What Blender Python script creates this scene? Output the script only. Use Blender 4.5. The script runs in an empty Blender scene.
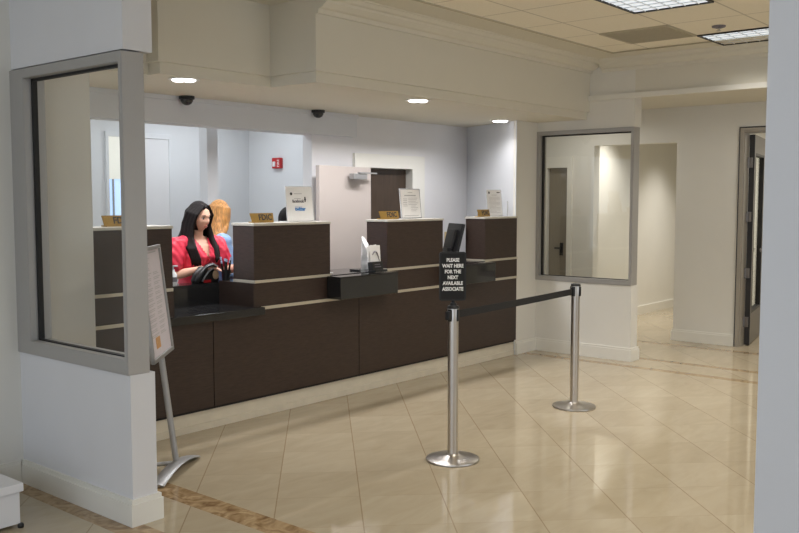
import bpy, bmesh, math, random
from mathutils import Vector, Matrix
random.seed(7)
C = bpy.context.scene.collection
PI = math.pi

# ------------------------------------------------------------------ camera
YAW, PIT, FPX = 0.699088, 0.0755325, 894.96
cam_d = bpy.data.cameras.new('camera')
cam = bpy.data.objects.new('camera', cam_d)
C.objects.link(cam)
fw = Vector((math.cos(YAW)*math.cos(PIT), math.sin(YAW)*math.cos(PIT), -math.sin(PIT)))
rt = Vector((math.sin(YAW), -math.cos(YAW), 0))
up = rt.cross(fw)
M = Matrix((rt, up, -fw)).transposed().to_4x4()
M.translation = Vector((0, 0, 1.65))
cam.matrix_world = M
cam_d.sensor_width = 36
cam_d.lens = FPX/799*36
cam_d.clip_start = 0.05
bpy.context.scene.camera = cam
vs = bpy.context.scene.view_settings
vs.view_transform = 'Standard'
vs.look = 'None'
vs.exposure = 0.0

# ------------------------------------------------------------------ materials
def srgb(r, g, b):
    f = lambda c: (c/255/12.92) if c/255 <= .04045 else ((c/255+.055)/1.055)**2.4
    return (f(r), f(g), f(b), 1)

def mat(name, col, rough=.5, metal=0, spec=.5, noise=0, nscale=20, bump=0, bscale=60, stretch=None, emit=None, estr=0, coat=0):
    m = bpy.data.materials.new(name); m.use_nodes = True
    nt = m.node_tree; N = nt.nodes; L = nt.links
    b = N['Principled BSDF']
    b.inputs['Base Color'].default_value = col
    b.inputs['Roughness'].default_value = rough
    b.inputs['Metallic'].default_value = metal
    b.inputs['Specular IOR Level'].default_value = spec
    if coat: b.inputs['Coat Weight'].default_value = coat
    tc = N.new('ShaderNodeTexCoord')
    mp = N.new('ShaderNodeMapping'); L.new(tc.outputs['Object'], mp.inputs['Vector'])
    if stretch: mp.inputs['Scale'].default_value = stretch
    if noise:
        n = N.new('ShaderNodeTexNoise'); n.inputs['Scale'].default_value = nscale; n.inputs['Detail'].default_value = 5
        L.new(mp.outputs['Vector'], n.inputs['Vector'])
        r = N.new('ShaderNodeMapRange'); r.inputs['To Min'].default_value = 1-noise; r.inputs['To Max'].default_value = 1+noise
        r.inputs['From Min'].default_value = .3; r.inputs['From Max'].default_value = .7
        L.new(n.outputs['Fac'], r.inputs['Value'])
        mx = N.new('ShaderNodeVectorMath'); mx.operation = 'SCALE'
        mx.inputs[0].default_value = col[:3]
        L.new(r.outputs['Result'], mx.inputs['Scale'])
        L.new(mx.outputs['Vector'], b.inputs['Base Color'])
    if bump:
        n2 = N.new('ShaderNodeTexNoise'); n2.inputs['Scale'].default_value = bscale; n2.inputs['Detail'].default_value = 3
        L.new(mp.outputs['Vector'], n2.inputs['Vector'])
        bp = N.new('ShaderNodeBump'); bp.inputs['Strength'].default_value = bump; bp.inputs['Distance'].default_value = .01
        L.new(n2.outputs['Fac'], bp.inputs['Height']); L.new(bp.outputs['Normal'], b.inputs['Normal'])
    if emit:
        b.inputs['Emission Color'].default_value = emit
        b.inputs['Emission Strength'].default_value = estr
    return m

MAT = {}
MAT['wall_cool'] = mat('painted_wall_cool', srgb(214, 214, 216), .6, spec=.3, noise=.015, nscale=3, bump=.03, bscale=180)
MAT['wall_warm'] = mat('painted_wall_warm', srgb(222, 220, 213), .6, spec=.3, noise=.015, nscale=3, bump=.03, bscale=180)
MAT['wall_olive'] = mat('painted_wall_olive', srgb(200, 194, 176), .7, spec=.2, noise=.015, nscale=3, bump=.03, bscale=180)
MAT['wall_blue'] = mat('painted_wall_blue', srgb(211, 213, 216), .6, spec=.3, noise=.015, nscale=3, bump=.03, bscale=180)
MAT['wall_back'] = mat('painted_wall_pale', srgb(222, 221, 222), .6, spec=.3, noise=.015, nscale=3, bump=.03, bscale=180)
MAT['ceil'] = mat('ceiling_paint', srgb(217, 213, 200), .8, spec=.2, noise=.01, nscale=3)
MAT['trim_white'] = mat('white_gloss_trim', srgb(226, 224, 216), .35, noise=.01, nscale=8)
MAT['kick'] = mat('cream_kick', srgb(214, 206, 188), .3, noise=.05, nscale=9)
MAT['wood'] = mat('dark_wenge_laminate', srgb(60, 47, 40), .42, spec=.35, noise=.22, nscale=14, stretch=(1.2, 1.2, 14))
MAT['wood_v'] = mat('dark_wood_side', srgb(50, 39, 34), .42, spec=.35, noise=.2, nscale=12, stretch=(1.2, 1.2, 14))
MAT['seam'] = mat('dark_seam', srgb(26, 20, 17), .7)
MAT['strip'] = mat('brushed_champagne_strip', srgb(206, 199, 183), .38, metal=.55, noise=.05, nscale=30, stretch=(1, 30, 30))
MAT['cap'] = mat('solid_surface_cap', srgb(196, 192, 182), .3, noise=.03, nscale=60)
MAT['granite'] = mat('black_granite', srgb(38, 38, 39), .12, noise=.35, nscale=160, spec=.6)
MAT['blackglass'] = mat('black_glass_panel', srgb(36, 36, 36), .08, spec=.7, noise=.03, nscale=4)
MAT['alu'] = mat('anodised_aluminium_frame', srgb(170, 168, 165), .45, metal=.35, noise=.03, nscale=30, stretch=(30, 30, 1))
MAT['gasket'] = mat('black_gasket', srgb(24, 24, 24), .6)
MAT['steel'] = mat('brushed_stainless', srgb(192, 186, 178), .28, metal=1, noise=.06, nscale=40, stretch=(40, 40, 1))
MAT['easel'] = mat('satin_silver_paint', srgb(168, 168, 168), .38, metal=.5, noise=.03, nscale=30)
MAT['black'] = mat('black_plastic', srgb(20, 20, 21), .45, noise=.08, nscale=30)
MAT['black_soft'] = mat('black_webbing', srgb(22, 22, 23), .8, noise=.12, nscale=200, bump=.2, bscale=400)
MAT['white_text'] = mat('white_lettering', srgb(240, 240, 238), .5, noise=.01)
MAT['paper'] = mat('white_paper', srgb(240, 239, 238), .8, noise=.015, nscale=30)
MAT['paper_lilac'] = mat('poster_paper', srgb(205, 198, 204), .7, noise=.02, nscale=20)
MAT['print_grey'] = mat('grey_print', srgb(120, 116, 124), .8, noise=.05, nscale=60)
MAT['print_light'] = mat('faint_grey_print', srgb(176, 174, 176), .8, noise=.05, nscale=60)
MAT['print_dark'] = mat('dark_print', srgb(52, 52, 56), .8, noise=.05, nscale=60)
MAT['print_blue'] = mat('blue_print', srgb(72, 138, 205), .8, noise=.03, nscale=60)
MAT['print_orange'] = mat('orange_print', srgb(196, 150, 100), .8, noise=.1, nscale=60)
MAT['gold'] = mat('brass_plaque', srgb(156, 124, 60), .42, metal=.35, noise=.08, nscale=40)
MAT['acrylic'] = mat('acrylic_holder', srgb(206, 208, 212), .15, noise=.01)
MAT['door_pale'] = mat('pale_painted_door', srgb(200, 189, 182), .45, noise=.012, nscale=5)
MAT['door_brown'] = mat('brown_wood_door', srgb(68, 54, 42), .45, noise=.18, nscale=10, stretch=(6, 6, .6))
MAT['door_grey'] = mat('grey_wood_door', srgb(138, 130, 116), .45, noise=.06, nscale=10, stretch=(6, 6, .6))
MAT['door_dark'] = mat('dark_stained_glazed_door', srgb(96, 90, 82), .4, noise=.12, nscale=10, stretch=(6, 6, .6))
MAT['door_edge'] = mat('black_door_edge', srgb(28, 25, 24), .5, noise=.1, nscale=20)
MAT['hinge'] = mat('dull_steel_hinge', srgb(130, 126, 124), .4, metal=.7, noise=.05)
MAT['casing_grey'] = mat('grey_door_casing', srgb(156, 150, 140), .4, noise=.02, nscale=10)
MAT['red'] = mat('red_enamel', srgb(178, 30, 34), .4, noise=.04)
MAT['beige'] = mat('beige_plate', srgb(206, 186, 140), .5, noise=.02)
MAT['bench'] = mat('white_bench_laminate', srgb(222, 222, 224), .4, noise=.01)
MAT['skin'] = mat('skin', srgb(234, 184, 160), .5, spec=.35, noise=.04, nscale=18)
MAT['skin_dark'] = mat('skin_brown', srgb(120, 76, 56), .5, spec=.35, noise=.04, nscale=18)
MAT['lips'] = mat('lips', srgb(200, 124, 112), .4, noise=.03)
MAT['hair_black'] = mat('black_hair', srgb(20, 13, 13), .5, spec=.25, noise=.45, nscale=30, stretch=(7, 7, .6), bump=.5, bscale=40)
MAT['hair_blonde'] = mat('golden_hair', srgb(192, 138, 78), .45, noise=.5, nscale=16, stretch=(7, 7, .6), bump=.5, bscale=40)
MAT['blouse'] = mat('coral_red_satin', srgb(226, 58, 82), .42, spec=.45, noise=.14, nscale=14, bump=.55, bscale=22)
MAT['shirt_blue'] = mat('pale_blue_cotton', srgb(140, 172, 212), .75, noise=.06, nscale=18, bump=.3, bscale=25)
MAT['shirt_grey'] = mat('dark_grey_cotton', srgb(70, 70, 78), .75, noise=.06, nscale=18)
MAT['trousers'] = mat('black_trousers', srgb(28, 28, 32), .8, noise=.06, nscale=30)
MAT['eye_white'] = mat('eye_white', srgb(230, 226, 222), .3, noise=.01)
MAT['iris'] = mat('dark_iris', srgb(38, 24, 18), .2, noise=.01)
MAT['tan'] = mat('tan_leather', srgb(176, 150, 122), .5, noise=.05)
MAT['silver'] = mat('silver_band', srgb(178, 182, 190), .4, metal=.4, noise=.05)
MAT['bottle'] = mat('white_bottle', srgb(222, 224, 226), .35, noise=.01)
MAT['pale_blue'] = mat('pale_blue_plastic', srgb(176, 190, 222), .4, noise=.03)
MAT['louvre'] = mat('parabolic_louvre', srgb(225, 228, 230), .5, metal=.0, noise=.04)
MAT['lens'] = mat('troffer_lens', srgb(200, 205, 210), .5, noise=.01, emit=(.86, .93, 1, 1), estr=.75)
MAT['lamp'] = mat('downlight_lamp', srgb(255, 255, 255), .5, noise=.01, emit=(1, .97, 1, 1), estr=5)
MAT['vent'] = mat('grey_vent', srgb(186, 178, 156), .6, noise=.04, nscale=30)
MAT['shade'] = mat('daylight_glow_blind', srgb(215, 214, 205), .8, noise=.01, emit=(.9, .9, .82, 1), estr=.35)  # emission stands in for daylight coming through the blind
MAT['sky_pane'] = mat('daylit_pane', srgb(170, 200, 235), .2, noise=.02, emit=(.55, .74, 1, 1), estr=.75)

def glass_mat(name, tint, refl):
    m = bpy.data.materials.new(name); m.use_nodes = True
    nt = m.node_tree; N = nt.nodes; L = nt.links
    for n in list(N): N.remove(n)
    out = N.new('ShaderNodeOutputMaterial')
    t = N.new('ShaderNodeBsdfTransparent'); t.inputs['Color'].default_value = tint
    g = N.new('ShaderNodeBsdfGlossy'); g.inputs['Roughness'].default_value = .015
    g.inputs['Color'].default_value = (.95, .97, .96, 1)
    lw = N.new('ShaderNodeLayerWeight'); lw.inputs['Blend'].default_value = .5
    pw = N.new('ShaderNodeMath'); pw.operation = 'POWER'; L.new(lw.outputs['Facing'], pw.inputs[0]); pw.inputs[1].default_value = 5
    f = N.new('ShaderNodeMath'); f.operation = 'MULTIPLY_ADD'; L.new(pw.outputs[0], f.inputs[0]); f.inputs[1].default_value = .90; f.inputs[2].default_value = .06
    nz = N.new('ShaderNodeTexNoise'); nz.inputs['Scale'].default_value = 2
    mr = N.new('ShaderNodeMapRange'); mr.inputs['To Min'].default_value = refl*.9; mr.inputs['To Max'].default_value = refl*1.1
    L.new(nz.outputs['Fac'], mr.inputs['Value'])
    mu = N.new('ShaderNodeMath'); mu.operation = 'MULTIPLY'
    L.new(f.outputs[0], mu.inputs[0]); L.new(mr.outputs['Result'], mu.inputs[1])
    mx = N.new('ShaderNodeMixShader')
    L.new(mu.outputs['Value'], mx.inputs['Fac']); L.new(t.outputs['BSDF'], mx.inputs[1]); L.new(g.outputs['BSDF'], mx.inputs[2])
    L.new(mx.outputs['Shader'], out.inputs['Surface'])
    return m
MAT['glass'] = glass_mat('partition_glass', (.96, .97, .955, 1), .85)
MAT['acrylic_clear'] = glass_mat('clear_acrylic', (.93, .94, .96, 1), 1.2)

def floor_mat():
    m = bpy.data.materials.new('polished_marble_tiles'); m.use_nodes = True
    nt = m.node_tree; N = nt.nodes; L = nt.links
    b = N['Principled BSDF']
    g = N.new('ShaderNodeNewGeometry'); sp = N.new('ShaderNodeSeparateXYZ'); L.new(g.outputs['Position'], sp.inputs[0])
    def mth(op, a, bb=None, c=None):
        n = N.new('ShaderNodeMath'); n.operation = op
        for i, v in enumerate((a, bb, c)):
            if v is None: continue
            if isinstance(v, (int, float)): n.inputs[i].default_value = v
            else: L.new(v, n.inputs[i])
        return n.outputs[0]
    X, Y = sp.outputs['X'], sp.outputs['Y']
    r2 = 1/math.sqrt(2); T = .457
    u = mth('DIVIDE', mth('SUBTRACT', mth('MULTIPLY', mth('SUBTRACT', X, Y), r2), .2), T)
    v = mth('DIVIDE', mth('SUBTRACT', mth('MULTIPLY', mth('ADD', X, Y), r2), 4.41), T)
    def line(w, width):
        fr = mth('FRACT', w)
        d = mth('MINIMUM', fr, mth('SUBTRACT', 1.0, fr))
        return mth('LESS_THAN', d, width)
    gl = mth('MAXIMUM', mth('MULTIPLY', line(u, .0075), 1.0), mth('MULTIPLY', line(v, .006), .45))
    # per tile tint
    cmb = N.new('ShaderNodeCombineXYZ'); L.new(mth('FLOOR', u), cmb.inputs[0]); L.new(mth('FLOOR', v), cmb.inputs[1])
    wn = N.new('ShaderNodeTexWhiteNoise'); wn.noise_dimensions = '2D'; L.new(cmb.outputs[0], wn.inputs['Vector'])
    # marble clouding, offset per tile
    off = N.new('ShaderNodeVectorMath'); off.operation = 'MULTIPLY_ADD'
    L.new(wn.outputs['Color'], off.inputs[0]); off.inputs[1].default_value = (7, 7, 7); L.new(g.outputs['Position'], off.inputs[2])
    nz = N.new('ShaderNodeTexNoise'); nz.inputs['Scale'].default_value = 4.0; nz.inputs['Detail'].default_value = 9; nz.inputs['Distortion'].default_value = 1.2; nz.inputs['Roughness'].default_value = .62
    vr = N.new('ShaderNodeMapping'); vr.inputs['Rotation'].default_value = (0, 0, PI/4); vr.inputs['Scale'].default_value = (.55, 1.8, 1)
    L.new(off.outputs[0], vr.inputs['Vector']); L.new(vr.outputs['Vector'], nz.inputs['Vector'])
    val = mth('ADD', mth('MULTIPLY', nz.outputs['Fac'], .78), mth('MULTIPLY', wn.outputs['Value'], .22))
    cr = N.new('ShaderNodeValToRGB'); L.new(val, cr.inputs['Fac'])
    cr.color_ramp.elements[0].position = .08; cr.color_ramp.elements[0].color = srgb(160, 145, 119)
    cr.color_ramp.elements[1].position = .92; cr.color_ramp.elements[1].color = srgb(189, 177, 153)
    mixg = N.new('ShaderNodeMix'); mixg.data_type = 'RGBA'
    L.new(mth('MULTIPLY', gl, .55), mixg.inputs['Factor']); L.new(cr.outputs['Color'], mixg.inputs[6]); mixg.inputs[7].default_value = srgb(132, 108, 78)
    # brown border bands
    def band(a, bb, x=X): return mth('MULTIPLY', mth('GREATER_THAN', x, a), mth('LESS_THAN', x, bb))
    bl = mth('MAXIMUM', band(2.40, 2.56), band(2.88, 3.04))
    br = mth('MAXIMUM', mth('MAXIMUM', band(8.09, 8.20), band(8.585, 8.69)), band(9.62, 9.74))
    nb = N.new('ShaderNodeTexNoise'); nb.inputs['Scale'].default_value = 9; nb.inputs['Detail'].default_value = 8; nb.inputs['Distortion'].default_value = 1.8
    L.new(g.outputs['Position'], nb.inputs['Vector'])
    cb = N.new('ShaderNodeValToRGB'); L.new(nb.outputs['Fac'], cb.inputs['Fac'])
    cb.color_ramp.elements[0].position = .3; cb.color_ramp.elements[0].color = srgb(122, 96, 66)
    cb.color_ramp.elements[1].position = .72; cb.color_ramp.elements[1].color = srgb(184, 160, 124)
    e = cb.color_ramp.elements.new(.5); e.color = srgb(156, 130, 96)
    bd = mth('MAXIMUM', bl, mth('MULTIPLY', br, .8))
    mb = N.new('ShaderNodeMix'); mb.data_type = 'RGBA'
    L.new(bd, mb.inputs['Factor']); L.new(mixg.outputs[2], mb.inputs[6]); L.new(cb.outputs['Color'], mb.inputs[7])
    L.new(mb.outputs[2], b.inputs['Base Color'])
    b.inputs['Roughness'].default_value = .085
    b.inputs['Specular IOR Level'].default_value = .5
    n3 = N.new('ShaderNodeTexNoise'); n3.inputs['Scale'].default_value = 2.2; L.new(g.outputs['Position'], n3.inputs['Vector'])
    mr = N.new('ShaderNodeMapRange'); mr.inputs['To Min'].default_value = .025; mr.inputs['To Max'].default_value = .06
    L.new(n3.outputs['Fac'], mr.inputs['Value']); L.new(mr.outputs['Result'], b.inputs['Roughness'])
    return m
MAT['floor'] = floor_mat()

def tile_ceiling_mat():
    m = bpy.data.materials.new('acoustic_tiles'); m.use_nodes = True
    nt = m.node_tree; N = nt.nodes; L = nt.links
    b = N['Principled BSDF']
    g = N.new('ShaderNodeNewGeometry'); sp = N.new('ShaderNodeSeparateXYZ'); L.new(g.outputs['Position'], sp.inputs[0])
    def mth(op, a, bb=None):
        n = N.new('ShaderNodeMath'); n.operation = op
        for i, v in enumerate((a, bb)):
            if v is None: continue
            if isinstance(v, (int, float)): n.inputs[i].default_value = v
            else: L.new(v, n.inputs[i])
        return n.outputs[0]
    def line(w, o):
        fr = mth('FRACT', mth('DIVIDE', mth('SUBTRACT', w, o), .61))
        d = mth('MINIMUM', fr, mth('SUBTRACT', 1.0, fr))
        return mth('LESS_THAN', d, .012)
    ln = mth('MAXIMUM', line(sp.outputs['X'], 6.40-.61*20), line(sp.outputs['Y'], 3.07-.61*20))  # dark grid lines paint in the shadow line along the ceiling bars
    nz = N.new('ShaderNodeTexNoise'); nz.inputs['Scale'].default_value = 90; L.new(g.outputs['Position'], nz.inputs['Vector'])
    cr = N.new('ShaderNodeValToRGB'); L.new(nz.outputs['Fac'], cr.inputs['Fac'])
    cr.color_ramp.elements[0].color = srgb(236, 228, 208); cr.color_ramp.elements[1].color = srgb(246, 240, 224)
    mx = N.new('ShaderNodeMix'); mx.data_type = 'RGBA'
    L.new(mth('MULTIPLY', ln, .4), mx.inputs['Factor']); L.new(cr.outputs['Color'], mx.inputs[6]); mx.inputs[7].default_value = srgb(120, 110, 90)
    L.new(mx.outputs[2], b.inputs['Base Color']); b.inputs['Roughness'].default_value = .85
    return m
MAT['acoustic'] = tile_ceiling_mat()

# ------------------------------------------------------------------ mesh helpers
def bm_new(): return bmesh.new()

def add_box(bm, x0, x1, y0, y1, z0, z1, bev=0):
    t = bmesh.new()
    bmesh.ops.create_cube(t, size=1)
    for v in t.verts:
        v.co = Vector(((x0+x1)/2+v.co.x*(x1-x0), (y0+y1)/2+v.co.y*(y1-y0), (z0+z1)/2+v.co.z*(z1-z0)))
    if bev:
        bmesh.ops.bevel(t, geom=t.edges[:], offset=bev, segments=2, affect='EDGES', profile=.6)
    merge(bm, t)

def merge(bm, t, mtx=None):
    if mtx is not None: bmesh.ops.transform(t, matrix=mtx, verts=t.verts[:])
    me = bpy.data.meshes.new('tmp'); t.to_mesh(me); t.free()
    bm.from_mesh(me); bpy.data.meshes.remove(me)

def add_obox(bm, mtx, sx, sy, sz, bev=0):
    t = bmesh.new(); add_box(t, -sx/2, sx/2, -sy/2, sy/2, -sz/2, sz/2, bev); merge(bm, t, mtx)

def add_prism(bm, pts, z0, z1, mtx=None, bev=0):
    t = bmesh.new()
    lo = [t.verts.new((p[0], p[1], z0)) for p in pts]; hi = [t.verts.new((p[0], p[1], z1)) for p in pts]
    t.faces.new(hi); t.faces.new(lo[::-1])
    n = len(pts)
    for i in range(n): t.faces.new((lo[i], lo[(i+1) % n], hi[(i+1) % n], hi[i]))
    bmesh.ops.recalc_face_normals(t, faces=t.faces[:])
    if bev: bmesh.ops.bevel(t, geom=t.edges[:], offset=bev, segments=2, affect='EDGES')
    merge(bm, t, mtx)

def add_ring_x(bm, x0, x1, o, i, bev=.003):
    """rectangular frame in the YZ plane, o and i = (ya, yb, za, zb)"""
    t = bmesh.new(); L = []
    for x in (x0, x1):
        for (ya, yb, za, zb) in (o, i): L.append([t.verts.new((x, y, z)) for y, z in ((ya, za), (yb, za), (yb, zb), (ya, zb))])
    o0, i0, o1, i1 = L
    for k in range(4):
        j = (k+1) % 4
        for q in ((o0[k], o0[j], i0[j], i0[k]), (o1[k], i1[k], i1[j], o1[j]), (o0[k], o1[k], o1[j], o0[j]), (i0[k], i0[j], i1[j], i1[k])): t.faces.new(q)
    bmesh.ops.recalc_face_normals(t, faces=t.faces[:])
    if bev:
        ed = [e for e in t.edges if e.is_boundary is False and len(e.link_faces) == 2 and e.calc_face_angle(0) > .5]
        bmesh.ops.bevel(t, geom=ed, offset=bev, segments=2, affect='EDGES')
    merge(bm, t)

def add_casing(bm, a0, a1, top, ia0, ia1, itop, d0, d1, axis):
    """three sided door casing; a runs along the wall, d through it"""
    pts = [(a0, 0), (ia0, 0), (ia0, itop), (ia1, itop), (ia1, 0), (a1, 0), (a1, top), (a0, top)]
    t = bmesh.new(); R = []
    for d in (d0, d1): R.append([t.verts.new((d, a, z) if axis == 'x' else (a, d, z)) for a, z in pts])
    t.faces.new(R[0]); t.faces.new(R[1][::-1])
    for k in range(8): t.faces.new((R[0][k], R[0][(k+1) % 8], R[1][(k+1) % 8], R[1][k]))
    bmesh.ops.recalc_face_normals(t, faces=t.faces[:]); merge(bm, t)

def add_lathe(bm, prof, seg=40, mtx=None):
    t = bmesh.new(); rings = []
    for r, z in prof:
        if r < 1e-5: rings.append([t.verts.new((0, 0, z))])
        else: rings.append([t.verts.new((r*math.cos(2*PI*i/seg), r*math.sin(2*PI*i/seg), z)) for i in range(seg)])
    for a, b in zip(rings, rings[1:]):
        for i in range(seg):
            j = (i+1) % seg
            if len(a) == 1 and len(b) == 1: continue
            if len(a) == 1: t.faces.new((a[0], b[i], b[j]))
            elif len(b) == 1: t.faces.new((a[i], a[j], b[0]))
            else: t.faces.new((a[i], a[j], b[j], b[i]))
    bmesh.ops.recalc_face_normals(t, faces=t.faces[:])
    merge(bm, t, mtx)

def add_tube(bm, pts, rad, seg=12, flat=1.0, upv=None):
    """closed tube along pts; rad number or list; flat scales the second axis"""
    pts = [Vector(p) for p in pts]; n = len(pts)
    rad = [rad]*n if isinstance(rad, (int, float)) else rad
    t = bmesh.new(); rings = []; prev = None
    for i, p in enumerate(pts):
        d = (pts[min(i+1, n-1)]-pts[max(i-1, 0)]).normalized()
        if prev is None:
            a = Vector(upv) if upv else (Vector((0, 0, 1)) if abs(d.z) < .9 else Vector((1, 0, 0)))
            s = d.cross(a).normalized()
        else:
            s = (prev-d*prev.dot(d)).normalized()
        prev = s; w = d.cross(s)
        rings.append([t.verts.new(p+rad[i]*(math.cos(2*PI*k/seg)*s+flat*math.sin(2*PI*k/seg)*w)) for k in range(seg)])
    for a, b in zip(rings, rings[1:]):
        for k in range(seg): t.faces.new((a[k], a[(k+1) % seg], b[(k+1) % seg], b[k]))
    t.faces.new(rings[0][::-1]); t.faces.new(rings[-1])
    bmesh.ops.recalc_face_normals(t, faces=t.faces[:])
    merge(bm, t)

def add_sphere(bm, c, r, sub=3, scale=(1, 1, 1)):
    t = bmesh.new(); bmesh.ops.create_icosphere(t, subdivisions=sub, radius=1)
    for v in t.verts: v.co = Vector((c[0]+v.co.x*r*scale[0], c[1]+v.co.y*r*scale[1], c[2]+v.co.z*r*scale[2]))
    merge(bm, t)

def add_chain(bm, pts, rads, seg=14):
    """capsule chain: tapered segments with spheres at the joints"""
    for p, r in zip(pts, rads): add_sphere(bm, p, r, 2)
    for (p, q, r, s) in zip(pts, pts[1:], rads, rads[1:]): add_tube(bm, [p, q], [r, s], seg)

def add_loft(bm, rings):
    """rings: list of (z, cx, cy, rx, ry)"""
    seg = 28; t = bmesh.new(); R = []
    for z, cx, cy, rx, ry in rings:
        R.append([t.verts.new((cx+rx*math.copysign(abs(math.cos(a))**.85, math.cos(a)), cy+ry*math.sin(a), z)) for a in [2*PI*k/seg for k in range(seg)]])
    for a, b in zip(R, R[1:]):
        for k in range(seg): t.faces.new((a[k], a[(k+1) % seg], b[(k+1) % seg], b[k]))
    t.faces.new(R[0][::-1]); t.faces.new(R[-1])
    bmesh.ops.recalc_face_normals(t, faces=t.faces[:])
    merge(bm, t)

def obj(name, bm, m, parent=None, smooth=None, loc=None):
    me = bpy.data.meshes.new(name)
    if parent is not None and parent.type == 'EMPTY' and loc is None:
        off = parent_world(parent)
        bmesh.ops.transform(bm, matrix=off.inverted(), verts=bm.verts[:])
    elif parent is not None:
        bmesh.ops.transform(bm, matrix=parent_world(parent).inverted(), verts=bm.verts[:])
    bm.to_mesh(me); bm.free()
    me.materials.append(MAT[m] if isinstance(m, str) else m)
    if smooth:
        for p in me.polygons: p.use_smooth = True
        if smooth != 'all':
            me.set_sharp_from_angle(angle=math.radians(smooth if smooth is not True else 35))
    o = bpy.data.objects.new(name, me); C.objects.link(o)
    if parent is not None: o.parent = parent
    return o

def parent_world(o):
    m = o.matrix_basis.copy()
    while o.parent is not None:
        o = o.parent; m = o.matrix_basis @ m
    return m

def tag(o, label=None, cat=None, group=None, kind=None):
    if label: o['label'] = label
    if cat: o['category'] = cat
    if group: o['group'] = group
    if kind: o['kind'] = kind
    return o

def thing(name, label, cat, loc=(0, 0, 0), group=None):
    o = bpy.data.objects.new(name, None); C.objects.link(o); o.location = loc
    o.empty_display_size = .1
    return tag(o, label, cat, group)

def struct(name, bm, m, parent=None):
    o = obj(name, bm, m, parent)
    if parent is None: o['kind'] = 'structure'
    return o

def struct_root(name, loc=(0, 0, 0)):
    o = bpy.data.objects.new(name, None); C.objects.link(o); o.location = loc; o['kind'] = 'structure'
    return o

def frame(origin, right, upv):
    r = Vector(right).normalized(); u = Vector(upv); u = (u-r*u.dot(r)).normalized(); n = r.cross(u)
    m = Matrix((r, u, n)).transposed().to_4x4(); m.translation = Vector(origin)
    return m

def add_text(bm, body, size, mtx, depth=.0006, align='CENTER', bold=0, spacing=1.0, wscale=1.0):
    cu = bpy.data.curves.new('txt', 'FONT'); cu.body = body; cu.size = size; cu.align_x = align; cu.align_y = 'CENTER'
    cu.extrude = depth; cu.resolution_u = 3; cu.offset = bold; cu.space_line = spacing
    o = bpy.data.objects.new('txt', cu); C.objects.link(o)
    dg = bpy.context.evaluated_depsgraph_get(); dg.update()
    me = bpy.data.meshes.new_from_object(o.evaluated_get(dg))
    t = bmesh.new(); t.from_mesh(me)
    bpy.data.objects.remove(o); bpy.data.curves.remove(cu); bpy.data.meshes.remove(me)
    if wscale != 1: bmesh.ops.scale(t, vec=(wscale, 1, 1), verts=t.verts[:])
    merge(bm, t, mtx)

def remeshed(bm, voxel, smooth_it=4, fac=.5):
    me = bpy.data.meshes.new('rm'); bm.to_mesh(me); bm.free()
    o = bpy.data.objects.new('rm', me); C.objects.link(o)
    md = o.modifiers.new('r', 'REMESH'); md.mode = 'VOXEL'; md.voxel_size = voxel
    if smooth_it:
        s = o.modifiers.new('s', 'SMOOTH'); s.factor = fac; s.iterations = smooth_it
    dg = bpy.context.evaluated_depsgraph_get(); dg.update()
    me2 = bpy.data.meshes.new_from_object(o.evaluated_get(dg))
    bpy.data.objects.remove(o); bpy.data.meshes.remove(me)
    t = bmesh.new(); t.from_mesh(me2); bpy.data.meshes.remove(me2)
    return t

# ------------------------------------------------------------------ the setting
ZS = 2.465      # soffit over the tellers
ZL = 3.05       # lobby ceiling
b = bm_new(); add_box(b, -2.6, 15, -4, 10, -.1, 0); struct('floor', b, 'floor')

# lobby acoustic ceiling, border, vestibule ceiling, soffits
b = bm_new(); add_box(b, 2.66, 7.99, -4, 4.03, ZL, ZL+.1); struct('ceiling', b, 'acoustic')
b = bm_new()
add_box(b, 2.66, 8.45, 4.03, 5.2, ZL-.004, ZL+.1)
add_box(b, 7.99, 8.45, -4, 4.03, ZL-.004, ZL+.1)
struct('ceiling', b, 'ceil')
b = bm_new(); add_box(b, 7.97, 7.99, -4, 4.05, ZL-.012, ZL-.004); add_box(b, 2.66, 7.99, 4.03, 4.05, ZL-.012, ZL-.004)
struct('trim_1', b, 'vent')
b = bm_new(); add_box(b, -2.6, 2.66, -4, 5.1, 2.95, 3.05); struct('ceiling', b, 'ceil')
b = bm_new(); add_box(b, 8.55, 15, -4, 10, 2.70, 2.8); struct('ceiling', b, 'ceil')
b = bm_new(); add_box(b, 2.66, 8.46, 6.19, 10, 2.75, 2.85); struct('ceiling', b, 'ceil')
# teller soffit: plan stepped toward the lobby; lower lip set 3 cm back
b = bm_new()
add_prism(b, [(2.60, 5.13), (3.52, 5.13), (3.52, 5.0), (4.48, 5.0), (4.48, 4.53), (8.47, 4.53), (8.47, 6.2), (2.60, 6.2)], ZS, 2.56)
struct('ceiling', b, 'ceil')
b = bm_new()
add_prism(b, [(2.60, 5.10), (3.49, 5.10), (3.49, 4.97), (4.45, 4.97), (4.45, 4.5), (8.42, 4.5), (8.42, 6.2), (2.60, 6.2)], 2.54, 3.06)
struct('ceiling', b, 'ceil')
# stepped crown on the lobby side of the soffit
b = bm_new()
prof = [(4.5, 2.93), (4.475, 2.93), (4.47, 2.96), (4.44, 2.966), (4.40, 2.995), (4.395, 3.01), (4.365, 3.016), (4.345, 3.036), (4.33, 3.04), (4.33, 3.05), (4.5, 3.05)]
add_prism(b, prof, 4.451, 8.40, Matrix(((0, 0, 1, 0), (1, 0, 0, 0), (0, 1, 0, 0), (0, 0, 0, 1))))
struct('trim_2', b, 'ceil')

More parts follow.
